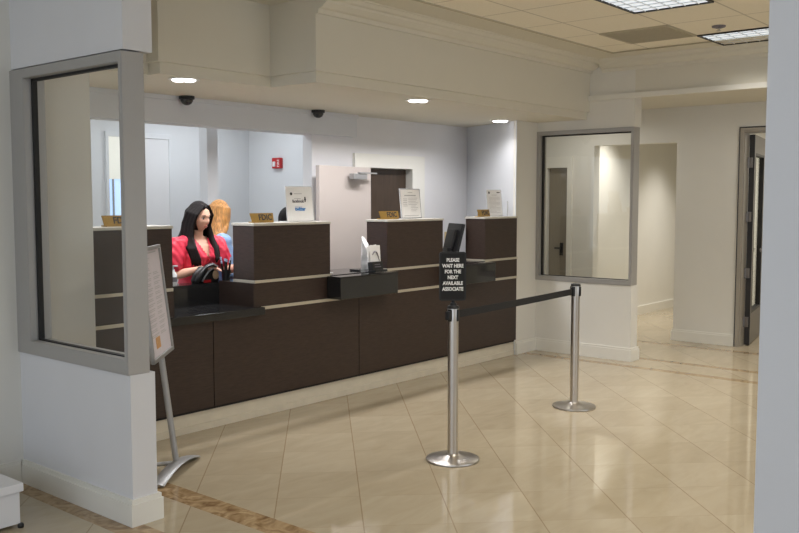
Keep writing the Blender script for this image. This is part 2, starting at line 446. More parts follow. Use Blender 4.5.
# vestibule walls
b = bm_new()
add_box(b, -2.6, 2.60, 4.985, 5.3, 0, 3.0); add_box(b, 2.60, 3.01, 5.0, 6.2, 0, ZS+.05)
struct('wall_left', b, 'wall_warm')
b = bm_new(); add_box(b, -2.6, 2.49, 4.965, 4.985, 0, .115); add_box(b, -2.6, 2.49, 4.97, 4.985, .115, .135)
struct('baseboard_left', b, 'trim_white')
b = bm_new(); add_box(b, 2.515, 2.66, 3.872, 4.999, 0, .768); struct('wall_partition', b, 'wall_cool')
b = bm_new(); add_box(b, 2.515, 2.682, 3.872, 4.999, 2.378, 3.02); struct('wall_header', b, 'wall_cool')
b = bm_new(); add_box(b, 2.493, 2.682, 3.85, 4.985, 0, .112); add_box(b, 2.50, 2.675, 3.857, 4.985, .112, .135)
struct('baseboard_partition', b, 'trim_white')

def framed_glazing(name, x0, x1, ya, yb, yia, yib, za, zb, zia, zib):
    root = struct_root(name, ((x0+x1)/2, ya, za))
    b = bm_new(); add_ring_x(b, x0, x1, (ya, yb, za, zb), (yia, yib, zia, zib))
    f = obj('window_frame', b, 'alu', root)
    xm = x0+.055
    b = bm_new(); g = .013
    add_box(b, xm-.008, xm+.02, yia, yib, zib-g, zib); add_box(b, xm-.008, xm+.02, yib-g*1.4, yib, zia, zib)
    add_box(b, xm-.008, xm+.02, yia, yib, zia, zia+.006)
    obj('gasket', b, 'gasket', root)
    b = bm_new(); q = [b.verts.new((xm+.006, y, z)) for y, z in ((yia, zia), (yia, zib), (yib, zib), (yib, zia))]; b.faces.new(q)
    obj('window_pane', b, 'glass', root)
framed_glazing('window_1', 2.503, 2.632, 3.872, 4.999, 3.902, 4.835, .768, 2.370, .846, 2.318)

b = bm_new(); add_box(b, 2.5, 2.66, -4, .811, 0, 3.0); struct('wall_right', b, 'wall_cool')
b = bm_new(); add_box(b, 2.48, 2.68, -4, .825, 0, .13); struct('baseboard_right', b, 'trim_white')
# unseen street side walls, gap left open so sky light fills the lobby
b = bm_new(); add_box(b, -2.6, 2.5, -4.1, -4, 0, .9); add_box(b, 2.66, 8.6, -4.1, -4, 0, .5); add_box(b, 2.66, 8.6, -4.1, -4, 2.8, 3.1); add_box(b, 8.6, 15, -4.1, -4, 0, 3.1); struct('wall_front', b, 'wall_warm')

# right glazed partition (x = 8.4)
b = bm_new()
add_box(b, 8.40, 8.55, 4.0, 5.16, 0, .772); add_box(b, 8.40, 8.55, 4.0, 5.16, 2.368, 3.1)
add_box(b, 8.40, 8.55, 5.16, 5.3, 0, 3.1); add_box(b, 8.47, 8.60, 6.0, 10, 0, 3.1); add_box(b, 8.52, 8.55, 5.3, 6.2, 0, 3.1)
struct('wall_partition', b, 'wall_warm')
b = bm_new(); add_box(b, 8.40, 8.55, -4, 4.0, 2.70, 3.1); struct('wall_header', b, 'ceil')
b = bm_new(); add_box(b, 8.365, 8.40, -4, 4.5, 2.650, 2.70); struct('trim_3', b, 'trim_white')
b = bm_new(); add_prism(b, [(8.40-(4.5-y)*.8, z) for y, z in prof[:-1]]+[(8.40, 3.05)], -4, 4.36, Matrix(((1, 0, 0, 0), (0, 0, 1, 0), (0, 1, 0, 0), (0, 0, 0, 1)))); struct('trim_5', b, 'ceil')
framed_glazing('window_2', 8.39, 8.525, 4.0, 5.165, 4.032, 5.08, .772, 2.368, .822, 2.325)
b = bm_new(); add_box(b, 8.38, 8.57, 3.98, 5.165, 0, .115); add_box(b, 8.387, 8.563, 3.987, 5.165, .115, .135)
add_box(b, 8.00, 8.38, 5.10, 5.125, 0, .115); add_box(b, 8.00, 8.387, 5.107, 5.125, .115, .135)
struct('baseboard_partition', b, 'trim_white')
b = bm_new(); add_box(b, 7.994, 8.42, 5.12, 5.16, 0, ZS+.02); struct('wall_pier', b, 'wall_warm')
b = bm_new(); add_prism(b, [(7.988, 5.121), (7.994, 5.121), (8.41, 5.17), (8.51, 6.12), (8.45, 6.12)], 0, ZS+.02); struct('wall_side', b, 'wall_blue')

# back wall of the teller area, with two openings to the back office and one door
b = bm_new(); Y0, Y1 = 6.07, 6.19
add_box(b, 2.6, 8.46, Y0, Y1, 2.25, 2.76)
add_box(b, 5.94, 6.70, Y0, Y1, 0, 2.25)
add_box(b, 7.41, 8.46, Y0, Y1, 0, 2.25)
add_box(b, 6.70, 7.41, Y0, Y1, 1.98, 2.25)
struct('wall_back', b, 'wall_back')
b = bm_new(); add_box(b, 4.95, 5.065, 6.36, 6.47, 0, 2.76); struct('wall_pillar', b, 'wall_blue')
b = bm_new(); add_box(b, 3.0, 6.49, 6.0, 6.07, 2.25, ZS+.01); add_box(b, 3.0, 6.49, 5.98, 6.0, 2.43, ZS+.01)
struct('trim_4', b, 'wall_blue')
# back office shell
b = bm_new(); add_box(b, 2.6, 8.46, 7.74, 7.84, 0, 2.8); struct('wall_office', b, 'wall_blue')
b = bm_new(); add_box(b, 6.60, 6.68, 6.19, 7.74, 0, 2.8); struct('wall_office', b, 'wall_blue')

# far wall (x = 10.03), corridor
X = 10.03
b = bm_new()
add_box(b, X, X+.14, 3.50, 4.245, 0, 2.75); add_box(b, X, X+.14, 4.245, 5.30, 2.30, 2.75)
add_box(b, X, X+.14, 5.30, 5.60, 0, 2.75); add_box(b, X, X+.14, 5.60, 5.96, 2.06, 2.75)
add_box(b, X, X+.14, 5.96, 10, 0, 2.75)
add_box(b, X, X+.14, 2.45, 3.50, 2.40, 2.75); add_box(b, X, X+.14, -4, 2.45, 0, 2.75)
struct('wall_far', b, 'wall_warm')
b = bm_new(); add_box(b, X-.018, X, 3.53, 4.245, 0, .11); add_box(b, X-.018, X+.14, 4.245, 4.262, 0, .11)
add_box(b, X-.01, X, 3.53, 4.255, .11, .13)
struct('baseboard_far', b, 'trim_white')
b = bm_new(); add_box(b, X+.14, 15, 5.57, 5.7, 0, 2.75); add_box(b, 14, 14.1, 3.9, 5.6, 0, 2.75); add_box(b, X+.14, 14, 3.9, 4.0, 0, 2.75)
struct('wall_corridor', b, 'wall_warm')
b = bm_new(); add_box(b, X+.14, 14, 5.55, 5.57, 0, .12); struct('baseboard_corridor', b, 'trim_white')
b = bm_new(); add_box(b, 12.6, 12.7, -1, 3.9, 0, 2.75); struct('wall_office', b, 'wall_warm')

# doors ------------------------------------------------------------
# door_1: open pale door in the back wall
d1 = struct_root('door_1', (6.68, 6.07, 0))
b = bm_new()
add_casing(b, 6.50, 7.60, 2.10, 6.715, 7.395, 1.962, 6.035, 6.07, 'y')
add_casing(b, 6.70, 7.41, 1.98, 6.715, 7.395, 1.962, 6.07, 6.22, 'y')
obj('door_casing', b, 'trim_white', d1)
hx = Vector((6.69, 6.02, 0)); fx = Vector((5.865, 5.92, 0)); dr = (fx-hx).normalized(); nrm = Vector((-dr.y, dr.x, 0))
mt = frame((hx+fx)/2+Vector((0, 0, .985)), dr, (0, 0, 1))
b = bm_new(); add_obox(b, mt, .83, 1.95, .042, .003)
leaf = obj('door_leaf', b, 'door_pale', d1)
b = bm_new()
o = hx+dr*.28+Vector((0, -.075, 1.865)); add_obox(b, frame(o, dr, (0, 0, 1)), .22, .055, .06, .005)
add_obox(b, frame(hx+dr*.16+Vector((0, -.10, 1.90)), dr, (0, 0, 1)), .3, .014, .025)
obj('door_closer', b, 'easel', leaf)
# door_2: brown door beyond the opening
d2 = struct_root('door_2', (7.05, 6.3, 0))
b = bm_new(); add_box(b, 6.72, 7.39, 6.125, 6.165, 0, 1.958, .003); obj('door_leaf', b, 'door_brown', d2)
b = bm_new(); add_box(b, 7.30, 7.34, 6.115, 6.127, .98, 1.1); add_tube(b, [(7.32, 6.105, 1.04), (7.22, 6.105, 1.04)], .009); obj('door_handle', b, 'hinge', d2)
# door_3: dark glazed door standing open at the right
d3 = struct_root('door_3', (10.08, 3.45, 0))
b = bm_new(); add_casing(b, 2.37, 3.518, 2.425, 2.45, 3.478, 2.385, X-.02, X, 'x'); add_casing(b, 2.43, 3.50, 2.40, 2.45, 3.47, 2.37, X, X+.14, 'x')
obj('door_casing', b, 'casing_grey', d3)
b = bm_new(); add_casing(b, 2.35, 3.528, 2.436, 2.37, 3.518, 2.425, X-.022, X-.006, 'x'); obj('casing_edge', b, 'print_dark', d3)
ang = math.radians(11.0)
A = Vector((10.17, 3.438, 0)); dd = Vector((math.cos(ang), math.sin(ang), 0))
def leafbox(b, s0, s1, z0, z1, th=.056, off=0):
    c = A+dd*((s0+s1)/2)+Vector((0, 0, (z0+z1)/2))+Vector((dd.y, -dd.x, 0))*off
    add_obox(b, frame(c, dd, (0, 0, 1)), s1-s0, z1-z0, th, .002)
b = bm_new()
leafbox(b, 0, .10, .01, 2.36); leafbox(b, .80, .92, .01, 2.36); leafbox(b, .10, .80, .01, .38); leafbox(b, .10, .80, 2.14, 2.36)
dl = obj('door_leaf', b, 'door_dark', d3)
b = bm_new(); leafbox(b, -.006, .0, .01, 2.36, .058); obj('door_edge', b, 'door_edge', dl)
b = bm_new(); leafbox(b, .09, .115, .36, 2.16, .060); leafbox(b, .78, .81, .36, 2.16, .060); leafbox(b, .115, .78, .36, .39, .059); leafbox(b, .115, .78, 2.13, 2.16, .059)
obj('glazing_bead', b, 'door_edge', dl)
b = bm_new(); leafbox(b, .10, .80, .38, 2.14, .008); obj('glass_pane', b, 'glass', dl)
b = bm_new()
p = A+dd*.62+Vector((dd.y, -dd.x, 0))*.06+Vector((0, 0, 1.05)); add_tube(b, [p, p-dd*.14], .012); add_sphere(b, p, .03, 2); obj('door_handle', b, 'hinge', dl)
for z in (.27, .82, 1.45, 2.05):
    b = bm_new(); c = Vector((10.145, 3.452, z)); add_box(b, c.x-.012, c.x+.018, c.y-.03, c.y+.05, z-.055, z+.055, .003); add_tube(b, [(c.x-.012, c.y+.012, z-.058), (c.x-.012, c.y+.012, z+.058)], .012); obj('hinge', b, 'hinge', d3)
# door_4: grey door seen through the right window
d4 = struct_root('door_4', (X, 5.78, 0))
b = bm_new(); add_casing(b, 5.595, 6.03, 2.18, 5.66, 5.95, 2.04, X-.025, X, 'x')
obj('door_casing', b, 'trim_white', d4)
b = bm_new(); add_box(b, X+.05, X+.09, 5.70, 5.955, .01, 2.05, .003); lf = obj('door_leaf', b, 'door_grey', d4)
b = bm_new(); add_box(b, X+.02, X+.10, 5.655, 5.69, 0, 2.05); obj('door_stop', b, 'casing_grey', d4)
b = bm_new(); add_box(b, X+.03, X+.05, 5.745, 5.785, .93, 1.09, .004); add_tube(b, [(X+.02, 5.765, 1.02), (X+.02, 5.85, 1.02)], .011); obj('door_handle', b, 'gasket', lf)
# window_3: blind and daylit pane in the back office
w3 = struct_root('window_3', (5.16, 7.72, 1.2))
b = bm_new(); yw = 7.74
add_box(b, 4.80, 5.55, yw-.03, yw, 2.25, 2.30, .003); add_box(b, 4.80, 4.83, yw-.03, yw, 1.15, 2.25, .003); add_box(b, 5.52, 5.55, yw-.03, yw, 1.15, 2.25, .003); add_box(b, 4.80, 5.55, yw-.05, yw, 1.11, 1.15, .003)
obj('window_frame', b, 'wall_blue', w3)
b = bm_new(); add_box(b, 4.83, 5.02, yw-.022, yw-.018, 1.84, 2.25); obj('roller_blind', b, 'shade', w3)
b = bm_new(); add_box(b, 5.02, 5.52, yw-.022, yw-.018, 1.15, 2.25); obj('roller_blind', b, 'wall_cool', w3)
b = bm_new(); add_box(b, 4.83, 5.02, yw-.008, yw-.002, 1.15, 1.86); obj('window_pane', b, 'sky_pane', w3)
b = bm_new(); add_box(b, 4.87, 4.885, yw-.022, yw-.008, 1.15, 1.84); add_box(b, 5.01, 5.03, yw-.03, yw, 1.15, 2.25); obj('mullion', b, 'easel', w3)

# ------------------------------------------------------------------ teller counter
ct = thing('teller_counter', 'long dark brown wood teller counter with pale metal strips behind the rope barrier', 'counter', (5.5, 5.2, 0))
xs = [3.022, 3.998, 5.534, 6.863, 7.985]
for x0, x1 in zip(xs, xs[1:]):
    b = bm_new(); add_box(b, x0+.0035, x1-.0035, 5.1, 5.14, .162, .818, .0015); obj('base_panel', b, 'wood', ct)
b = bm_new(); add_box(b, 3.022, 7.985, 5.125, 5.36, .14, .818); obj('carcass', b, 'seam', ct)
b = bm_new(); add_box(b, 3.022, 7.985, 5.14, 5.2, .05, .162); add_box(b, 3.022, 7.985, 5.125, 5.2, 0, .05, .002); obj('kick_plate', b, 'kick', ct)
segs = [(3.022, 3.66), (4.385, 7.985)]
b = bm_new()
for x0, x1 in segs: add_box(b, x0, x1, 5.10, 5.34, .842, 1.02)
obj('band_panel', b, 'wood', ct)
for x0, x1 in ((3.022, 3.66), (4.445, 7.985)):
    b = bm_new(); add_box(b, x0, x1, 5.092, 5.3, .818, .842, .002); obj('metal_strip', b, 'strip', ct)
for x0, x1 in ((3.022, 3.66), (4.385, 5.20), (5.88, 6.72), (7.385, 7.985)):
    b = bm_new(); add_box(b, x0, x1, 5.092, 5.345, 1.02, 1.042, .002); obj('metal_strip', b, 'strip', ct)
b = bm_new(); add_box(b, 3.022, 3.665, 5.34, 5.66, .98, 1.005); add_box(b, 3.66, 4.39, 5.50, 5.66, .98, 1.005); add_box(b, 4.385, 7.985, 5.34, 5.66, .98, 1.005)
obj('work_surface', b, 'granite', ct)
b = bm_new(); add_box(b, 3.022, 3.66, 5.36, 5.64, 0, .98); add_box(b, 3.66, 4.39, 5.53, 5.64, 0, .98); add_box(b, 4.39, 7.985, 5.36, 5.64, 0, .98)
obj('rear_cabinet', b, 'seam', ct)
# low recessed station between the first two pods
b = bm_new(); add_box(b, 3.60, 4.445, 5.05, 5.53, .785, .842, .003); obj('low_ledge', b, 'granite', ct)
b = bm_new(); add_box(b, 3.66, 4.385, 5.50, 5.53, .842, .98); lowp = obj('glass_panel', b, 'blackglass', ct)
for x0 in (4.375, 3.66):
    b = bm_new(); add_box(b, x0, x0+.01, 5.10, 5.50, .842, 1.02); obj('recess_side', b, 'wood_v', ct)

pods = [(3.028, 3.662, 'dark wood counter pod seen through the partition glass'),
        (4.385, 5.191, 'dark wood counter pod beside the woman in red'),
        (5.90, 6.70, 'middle dark wood counter pod right of the white brochures'),
        (7.397, 7.98, 'dark wood counter pod against the right pier, beside the black monitor')]
for x0, x1, lab in pods:
    t = thing('counter_pod', lab, 'counter pod', ((x0+x1)/2, 5.2, 1.042), 'raised pods along the teller counter')
    b = bm_new(); add_box(b, x0, x1, 5.10, 5.34, 1.042, 1.448, .002); obj('pod_body', b, 'wood', t)
    b = bm_new(); add_box(b, x0-.006, x1+.006 if x1 < 7.9 else x1, 5.092, 5.348, 1.448, 1.468, .003); obj('pod_cap', b, 'cap', t)

for x0, x1, lab in ((5.150, 5.862, 'black granite transaction ledge holding the white brochures'), (6.725, 7.36, 'black granite transaction ledge behind the wait here sign')):
    t = thing('transaction_ledge', lab, 'counter ledge', ((x0+x1)/2, 5.1, .842), 'granite ledges between the pods')
    b = bm_new(); add_box(b, x0, x1, 4.945, 5.098, .842, 1.016, .004); obj('ledge_front', b, 'blackglass', t)
    b = bm_new(); add_box(b, x0-.004, x1+.004, 4.94, 5.09, 1.016, 1.026, .002); add_box(b, x0+.03, x1-.02 if x1 < 7 else x1+.02, 5.09, 5.5, 1.022, 1.03)
    obj('ledge_top', b, 'granite', t)

# ------------------------------------------------------------------ counter-top objects
def fdic(x0, x1, y, z, lab):
    cx = (x0+x1)/2; w = x1-x0
    t = thing('brass_plaque', lab, 'plaque', (cx, y, z), 'gold FDIC plaques on the pods')
    upv = Vector((0, .30, 1)).normalized()
    mt = frame(Vector((cx, y, z+.038)), (1, 0, 0), upv)
    b = bm_new(); pts = [(-w/2+.008, -.036), (w/2-.008, -.036), (w/2, .036), (-w/2, .036)]
    add_prism(b, pts, -.006, 0, mt, .001)
    add_box(b, cx-w/2+.02, cx+w/2-.02, y-.015, y+.05, z, z+.008); add_box(b, cx-.05, cx+.05, y+.035, y+.045, z, z+.035)
    obj('plate', b, 'gold', t)
    b = bm_new(); add_text(b, 'FDIC', .062, mt @ Matrix.Translation((w*.12, 0, .0015)), bold=.0012); obj('lettering', b, 'print_dark', t)
ZT = 1.469
fdic(3.20, 3.43, 5.20, ZT, 'gold FDIC plaque seen through the partition glass')
fdic(4.435, 4.667, 5.19, ZT, 'gold FDIC plaque on the pod beside the woman in red')
fdic(5.905, 6.165, 5.19, ZT, 'gold FDIC plaque on the middle pod')
fdic(7.40, 7.61, 5.19, ZT, 'gold FDIC plaque on the rightmost pod')

def sheet_holder(cx, y, z, w, h, lab, draw, yaw=0.0, holder='acrylic'):
    t = thing('sign_holder', lab, 'sign', (cx, y, z))
    r = Vector((math.cos(yaw), math.sin(yaw), 0)); n = Vector((math.sin(yaw), -math.cos(yaw), 0))
    upv = (Vector((0, 0, 1))-n*.10).normalized()
    mt = frame(Vector((cx, y, z))+upv*(h/2+.004), r, upv)
    b = bm_new(); add_obox(b, mt @ Matrix.Translation((0, 0, -.004)), w+.012, h+.008, .004, .001)
    foot = frame(Vector((cx, y, z+.002))-n*.045, r, (0, 1, 0) if abs(yaw) < .01 else -n); add_obox(b, foot, w+.012, .10, .003)
    obj('holder', b, holder, t)
    b = bm_new(); add_obox(b, mt @ Matrix.Translation((0, 0, -.0007)), w, h, .0012); pg = obj('paper_sheet', b, 'paper', t)
    draw(mt @ Matrix.Translation((0, 0, .0004)), w, h, pg)
def bars(b, mt, rows):
    for x0, x1, y0, y1 in rows: add_obox(b, mt @ Matrix.Translation(((x0+x1)/2, (y0+y1)/2, 0)), x1-x0, y1-y0, .0008)

def draw_social(mt, w, h, pg):
    b = bm_new(); add_lathe(b, [(0, .0008), (.012, .0008), (.012, 0)], 20, mt @ Matrix.Translation((-w*.31, h*.29, 0)))
    obj('emblem', b, 'print_dark', pg); b = bm_new(); bars(b, mt, [(w*.19, w*.235, -.012+h*.10, .028+h*.10), (w*.17, w*.255, h*.10+.006, h*.10+.012)]); obj('emblem', b, 'print_dark', pg)
    b = bm_new(); bars(b, mt, [(-w*.2, w*.10, h*.288, h*.298)]); add_text(b, 'facebook', .034, mt @ Matrix.Translation((-w*.06, h*.075, .0006)), bold=.001); bars(b, mt, [(-w*.2, w*.05, h*.145, h*.153)]); obj('lettering', b, 'print_grey', pg)
    b = bm_new(); add_text(b, 'twitter', .04, mt @ Matrix.Translation((0, -h*.155, .0006)), bold=.0018); bars(b, mt, [(-w*.2, w*.08, -h*.098, -h*.09)]); obj('lettering', b, 'print_blue', pg)
def draw_notice(mt, w, h, pg):
    b = bm_new(); rows = [(-w*.30, w*.28, h*.26, h*.29), (-w*.12, w*.12, h*.37, h*.385)]
    for k in range(5): rows.append((-w*.38, -w*.18, h*(.15-.06*k), h*(.165-.06*k)))
    for k in range(9): rows.append((-w*.12 if k < 5 else 0, w*.36-(k % 3)*w*.05, h*(.18-.055*k), h*(.192-.055*k)))
    rows.append((-w*.36, w*.36, -h*.42, -h*.405))
    bars(b, mt, rows); obj('print_lines', b, 'print_light', pg)
    b = bm_new(); e = .004
    bars(b, mt, [(-w/2, w/2, h/2-e, h/2), (-w/2, w/2, -h/2, -h/2+e), (-w/2, -w/2+e, -h/2, h/2), (w/2-e, w/2, -h/2, h/2)]); obj('border', b, 'print_grey', pg)
def draw_letter(mt, w, h, pg):
    for em in ((-w*.40, -w*.30, h*.36, h*.44), (w*.18, w*.40, h*.39, h*.43)):
        b = bm_new(); bars(b, mt, [em]); obj('emblem', b, 'print_dark', pg)
    b = bm_new(); rows = [(-w*.2, w*.2, h*.30, h*.315)]
    for k in range(13): rows.append((-w*.38, w*(.38 if k % 4 != 3 else .1), h*(.22-.05*k), h*(.23-.05*k)))
    bars(b, mt, rows); obj('print_lines', b, 'print_light', pg)
sheet_holder(5.00, 5.235, ZT, .285, .275, 'white sheet with social media names in a clear holder on the pod', draw_social)
sheet_holder(6.405, 5.235, ZT, .285, .268, 'white printed notice in a grey border on the middle pod', draw_notice)
sheet_holder(7.79, 5.24, ZT, .265, .268, 'white typed letter standing on the rightmost pod', draw_letter)
# slim clear easel edge beside it
t = thing('acrylic_stand', 'slim clear acrylic stand at the right end of the rightmost pod', 'stand', (7.955, 5.22, ZT))
b = bm_new(); add_box(b, 7.945, 7.962, 5.20, 5.204, ZT, ZT+.16, .001); add_box(b, 7.945, 7.962, 5.20, 5.27, ZT, ZT+.004); obj('panel', b, 'acrylic', t)

# brochure stand on the granite ledge
ZG = 1.031
t = thing('brochure_stand', 'black stand of white brochures on the granite ledge', 'brochure stand', (5.62, 5.0, ZG))
mt = frame((5.635, 4.995, ZG), (1, .0, 0), (0, .12, 1))
b = bm_new(); add_obox(b, mt @ Matrix.Translation((0, .045, 0)), .135, .09, .05, .004); add_obox(b, mt @ Matrix.Translation((0, .01, .02)), .15, .02, .09, .004); base = obj('holder', b, 'black', t)
b = bm_new(); bars(b, mt @ Matrix.Translation((0, .05, .0265)), [(-.04, .04, -.008, .0), (-.04, .03, .012, .018)]); obj('print_lines', b, 'print_grey', base)
for k, (rz, dx) in enumerate(((.10, .0), (-.05, .014))):
    m2 = mt @ Matrix.Translation((dx-.01, .145, -.012+.016*k)) @ Matrix.Rotation(rz, 4, 'Z')
    b = bm_new(); add_obox(b, m2, .125, .17, .004, .001); lf = obj('brochure', b, 'paper', t)
    if k == 1:
        b = bm_new()
        pts = [m2 @ Vector((-.04+.085*i/9, -.02+.055*math.sin(i/9*PI)-.05*i/9+.02, .0026)) for i in range(10)]
        add_tube(b, pts, [.006+.010*math.sin(PI*i/9) for i in range(10)], 8, .25); obj('swirl_print', b, 'print_grey', lf)
t = thing('paper_roll', 'white curled paper standing behind the black brochure stand', 'paper', (5.60, 5.12, ZG))
b = bm_new()
pts2 = [(.042*math.cos(a)*(1-.04*a), .042*math.sin(a)*(1-.04*a)) for a in [i*.35 for i in range(20)]]
tb = bmesh.new(); lo = [tb.verts.new((5.635+x, 5.12+y, ZG)) for x, y in pts2]; hi = [tb.verts.new((5.655+x*.8, 5.13+y, ZG+.23+.07*math.sin(i*.33))) for i, (x, y) in enumerate(pts2)]
for i in range(19): tb.faces.new((lo[i], lo[i+1], hi[i+1], hi[i]))
bmesh.ops.solidify(tb, geom=tb.faces[:], thickness=.002); merge(b, tb); cr = obj('curled_sheet', b, 'paper', t, smooth='all')
b = bm_new(); add_sphere(b, (5.63, 5.076, ZG+.12), .011, 2, (1, .3, 1.2)); obj('print_dot', b, 'print_dark', cr)
t = thing('tablet', 'flat black tablet lying on the granite ledge left of the brochures', 'tablet', (5.62, 5.24, ZG))
b = bm_new(); add_box(b, 5.63, 5.75, 5.19, 5.30, ZG, ZG+.012, .004); o = obj('case', b, 'black', t)
b = bm_new(); add_box(b, 5.64, 5.74, 5.20, 5.29, ZG+.0122, ZG+.0128); obj('screen', b, 'blackglass', t)
t = thing('paper_slip', 'small white paper slip lying at the left end of the granite ledge', 'paper', (5.27, 5.3, ZG))
b = bm_new(); add_box(b, 5.23, 5.35, 5.22, 5.40, ZG, ZG+.003); obj('slip', b, 'paper', t)

# monitor
t = thing('computer_monitor', 'black computer monitor turned edge-on behind the wait here sign', 'monitor', (7.38, 5.45, 1.006))
mt = frame((7.39, 5.49, 1.235), Vector((.50, .86, 0)), (.22, -.12, 1))
b = bm_new(); add_obox(b, mt, .36, .33, .035, .006); add_obox(b, mt @ Matrix.Translation((0, 0, -.03)), .22, .2, .035, .012); obj('housing', b, 'black', t)
b = bm_new(); add_obox(b, mt @ Matrix.Translation((0, 0, .0185)), .33, .30, .002); obj('screen', b, 'blackglass', t)
b = bm_new(); add_box(b, 7.30, 7.36, 5.44, 5.50, 1.006, 1.15, .004); add_box(b, 7.24, 7.44, 5.38, 5.58, 1.006, 1.02, .004); obj('stand', b, 'black', t)

tag_o = thing('wall_outlet', 'beige outlet plate on the back wall above the black monitor', 'outlet', (8.04, 6.07, 1.22))
b = bm_new(); add_box(b, 8.00, 8.085, 6.062, 6.07, 1.16, 1.28, .003); obj('plate', b, 'beige', tag_o)
b = bm_new(); add_box(b, 8.03, 8.055, 6.058, 6.062, 1.19, 1.215); add_box(b, 8.03, 8.055, 6.058, 6.062, 1.23, 1.255); obj('socket', b, 'print_orange', tag_o)

# things by the woman
t = thing('handbag', 'black bag with silver grey edge bands in front of the woman in red', 'bag', (4.28, 5.56, 1.006))
b = bm_new()
add_loft(b, [(1.006, 4.30, 5.575, .125, .035), (1.03, 4.30, 5.575, .13, .04), (1.08, 4.30, 5.575, .11, .036), (1.13, 4.30, 5.575, .06, .022)])
obj('bag_body', b, 'black', t, smooth='all')
pth = [(4.165+.02, 5.53, 1.012), (4.20, 5.525, 1.06), (4.235, 5.522, 1.10), (4.28, 5.525, 1.135), (4.33, 5.53, 1.145), (4.38, 5.54, 1.125)]
b = bm_new(); add_tube(b, pth, [.02, .022, .022, .02, .018, .014], 12, .7); fl = obj('handle', b, 'black', t, smooth='all')
b = bm_new(); add_tube(b, [(p[0]+.004, p[1]-.014, p[2]+.004) for p in pth], .0055, 8); obj('edge_band', b, 'silver', fl, smooth='all')
b = bm_new(); add_tube(b, [(4.235, 5.525, 1.02), (4.26, 5.522, 1.06), (4.30, 5.522, 1.10), (4.345, 5.526, 1.12)], .007, 8); obj('edge_band', b, 'silver', fl, smooth='all')
b = bm_new(); add_sphere(b, (4.37, 5.533, 1.065), .03, 3, (1, .35, 1.25)); obj('clasp_tab', b, 'tan', t, smooth='all')
b = bm_new(); add_box(b, 4.25, 4.32, 5.525, 5.535, 1.008, 1.03, .003); obj('red_tag', b, 'red', t)
t = thing('pen_cup', 'black cup of pens with pale blue tops beside the bag', 'pen cup', (4.50, 5.57, 1.006))
b = bm_new(); add_lathe(b, [(0, 0), (.032, 0), (.036, .085), (.033, .085), (.03, .006), (0, .006)], 24, Matrix.Translation((4.50, 5.57, 1.006))); obj('cup', b, 'black', t, smooth=35)
for k in range(6):
    a = k*PI/3; b = bm_new(); p = Vector((4.50+.02*math.cos(a), 5.57+.02*math.sin(a), 1.02)); q = p+Vector((.02*math.cos(a), .02*math.sin(a), .125+.012*(k % 3)))
    add_tube(b, [p, q], .006, 8); pn = obj('pen', b, 'black', t); b = bm_new(); add_tube(b, [q, q+(q-p)*.16], .0075, 8); obj('pen_top', b, 'pale_blue', pn)
t = thing('pump_bottle', 'small white pump bottle left of the woman in red', 'bottle', (3.985, 5.545, 1.006))
b = bm_new(); add_lathe(b, [(0, 0), (.026, 0), (.028, .01), (.028, .085), (.012, .105), (.012, .12), (0, .12)], 24, Matrix.Translation((3.985, 5.545, 1.006))); obj('bottle_body', b, 'bottle', t, smooth=40)
b = bm_new(); add_lathe(b, [(0, .12), (.006, .12), (.006, .15), (0, .15)], 12, Matrix.Translation((3.985, 5.545, 1.006))); add_tube(b, [(3.985, 5.545, 1.153), (4.015, 5.53, 1.15)], .006, 8); obj('pump', b, 'silver', t, smooth=40)
b = bm_new(); add_lathe(b, [(.0285, .03), (.0288, .03), (.0288, .065), (.0285, .065)], 24, Matrix.Translation((3.985, 5.545, 1.006))); obj('label_band', b, 'print_grey', t)

# ------------------------------------------------------------------ stanchions
def stanchion(x, y, lab):
    t = thing('barrier_post', lab, 'barrier post', (x, y, 0), 'stainless queue barrier posts')
    T = Matrix.Translation((x, y, 0))
    b = bm_new(); add_lathe(b, [(0, 0), (.168, 0), (.170, .006), (.168, .013), (.155, .017), (.11, .023), (.06, .030), (.043, .036), (.037, .044), (0, .044)], 56, T); obj('base', b, 'steel', t, smooth=30)
    b = bm_new(); add_lathe(b, [(0, .02), (.033, .02), (.033, .90), (0, .90)], 36, T); obj('post', b, 'steel', t, smooth=30)
    b = bm_new(); add_lathe(b, [(0, .885), (.036, .885), (.037, .97), (.034, .978), (.0, .978)], 36, T)
    hd = obj('head', b, 'steel', t, smooth=30)
    b = bm_new(); add_lathe(b, [(.030, .972), (.0375, .966), (.0385, .974), (.034, .984), (.0, .986)], 36, T); obj('head_cap', b, 'black', hd, smooth=30)
    for k in range(4):
        a = k*PI/2+.06; c = Vector((x+.036*math.cos(a), y+.036*math.sin(a), .925))
        b = bm_new(); add_obox(b, frame(c, (-math.sin(a), math.cos(a), 0), (0, 0, 1)), .026, .075, .012, .003); obj('belt_slot', b, 'black', hd)
    return t
PX, PY, QX, QY = 4.478, 3.325, 6.262, 3.452
stanchion(PX, PY, 'stainless barrier post carrying the black wait here sign')
stanchion(QX, QY, 'stainless barrier post standing alone before the right window')
t = thing('barrier_belt', 'black retractable belt stretched between the two stainless posts', 'barrier belt', (PX, PY, .925))
b = bm_new(); nb = 24; dv = Vector((QX-PX, QY-PY, 0)); dn = Vector((-dv.y, dv.x, 0)).normalized()
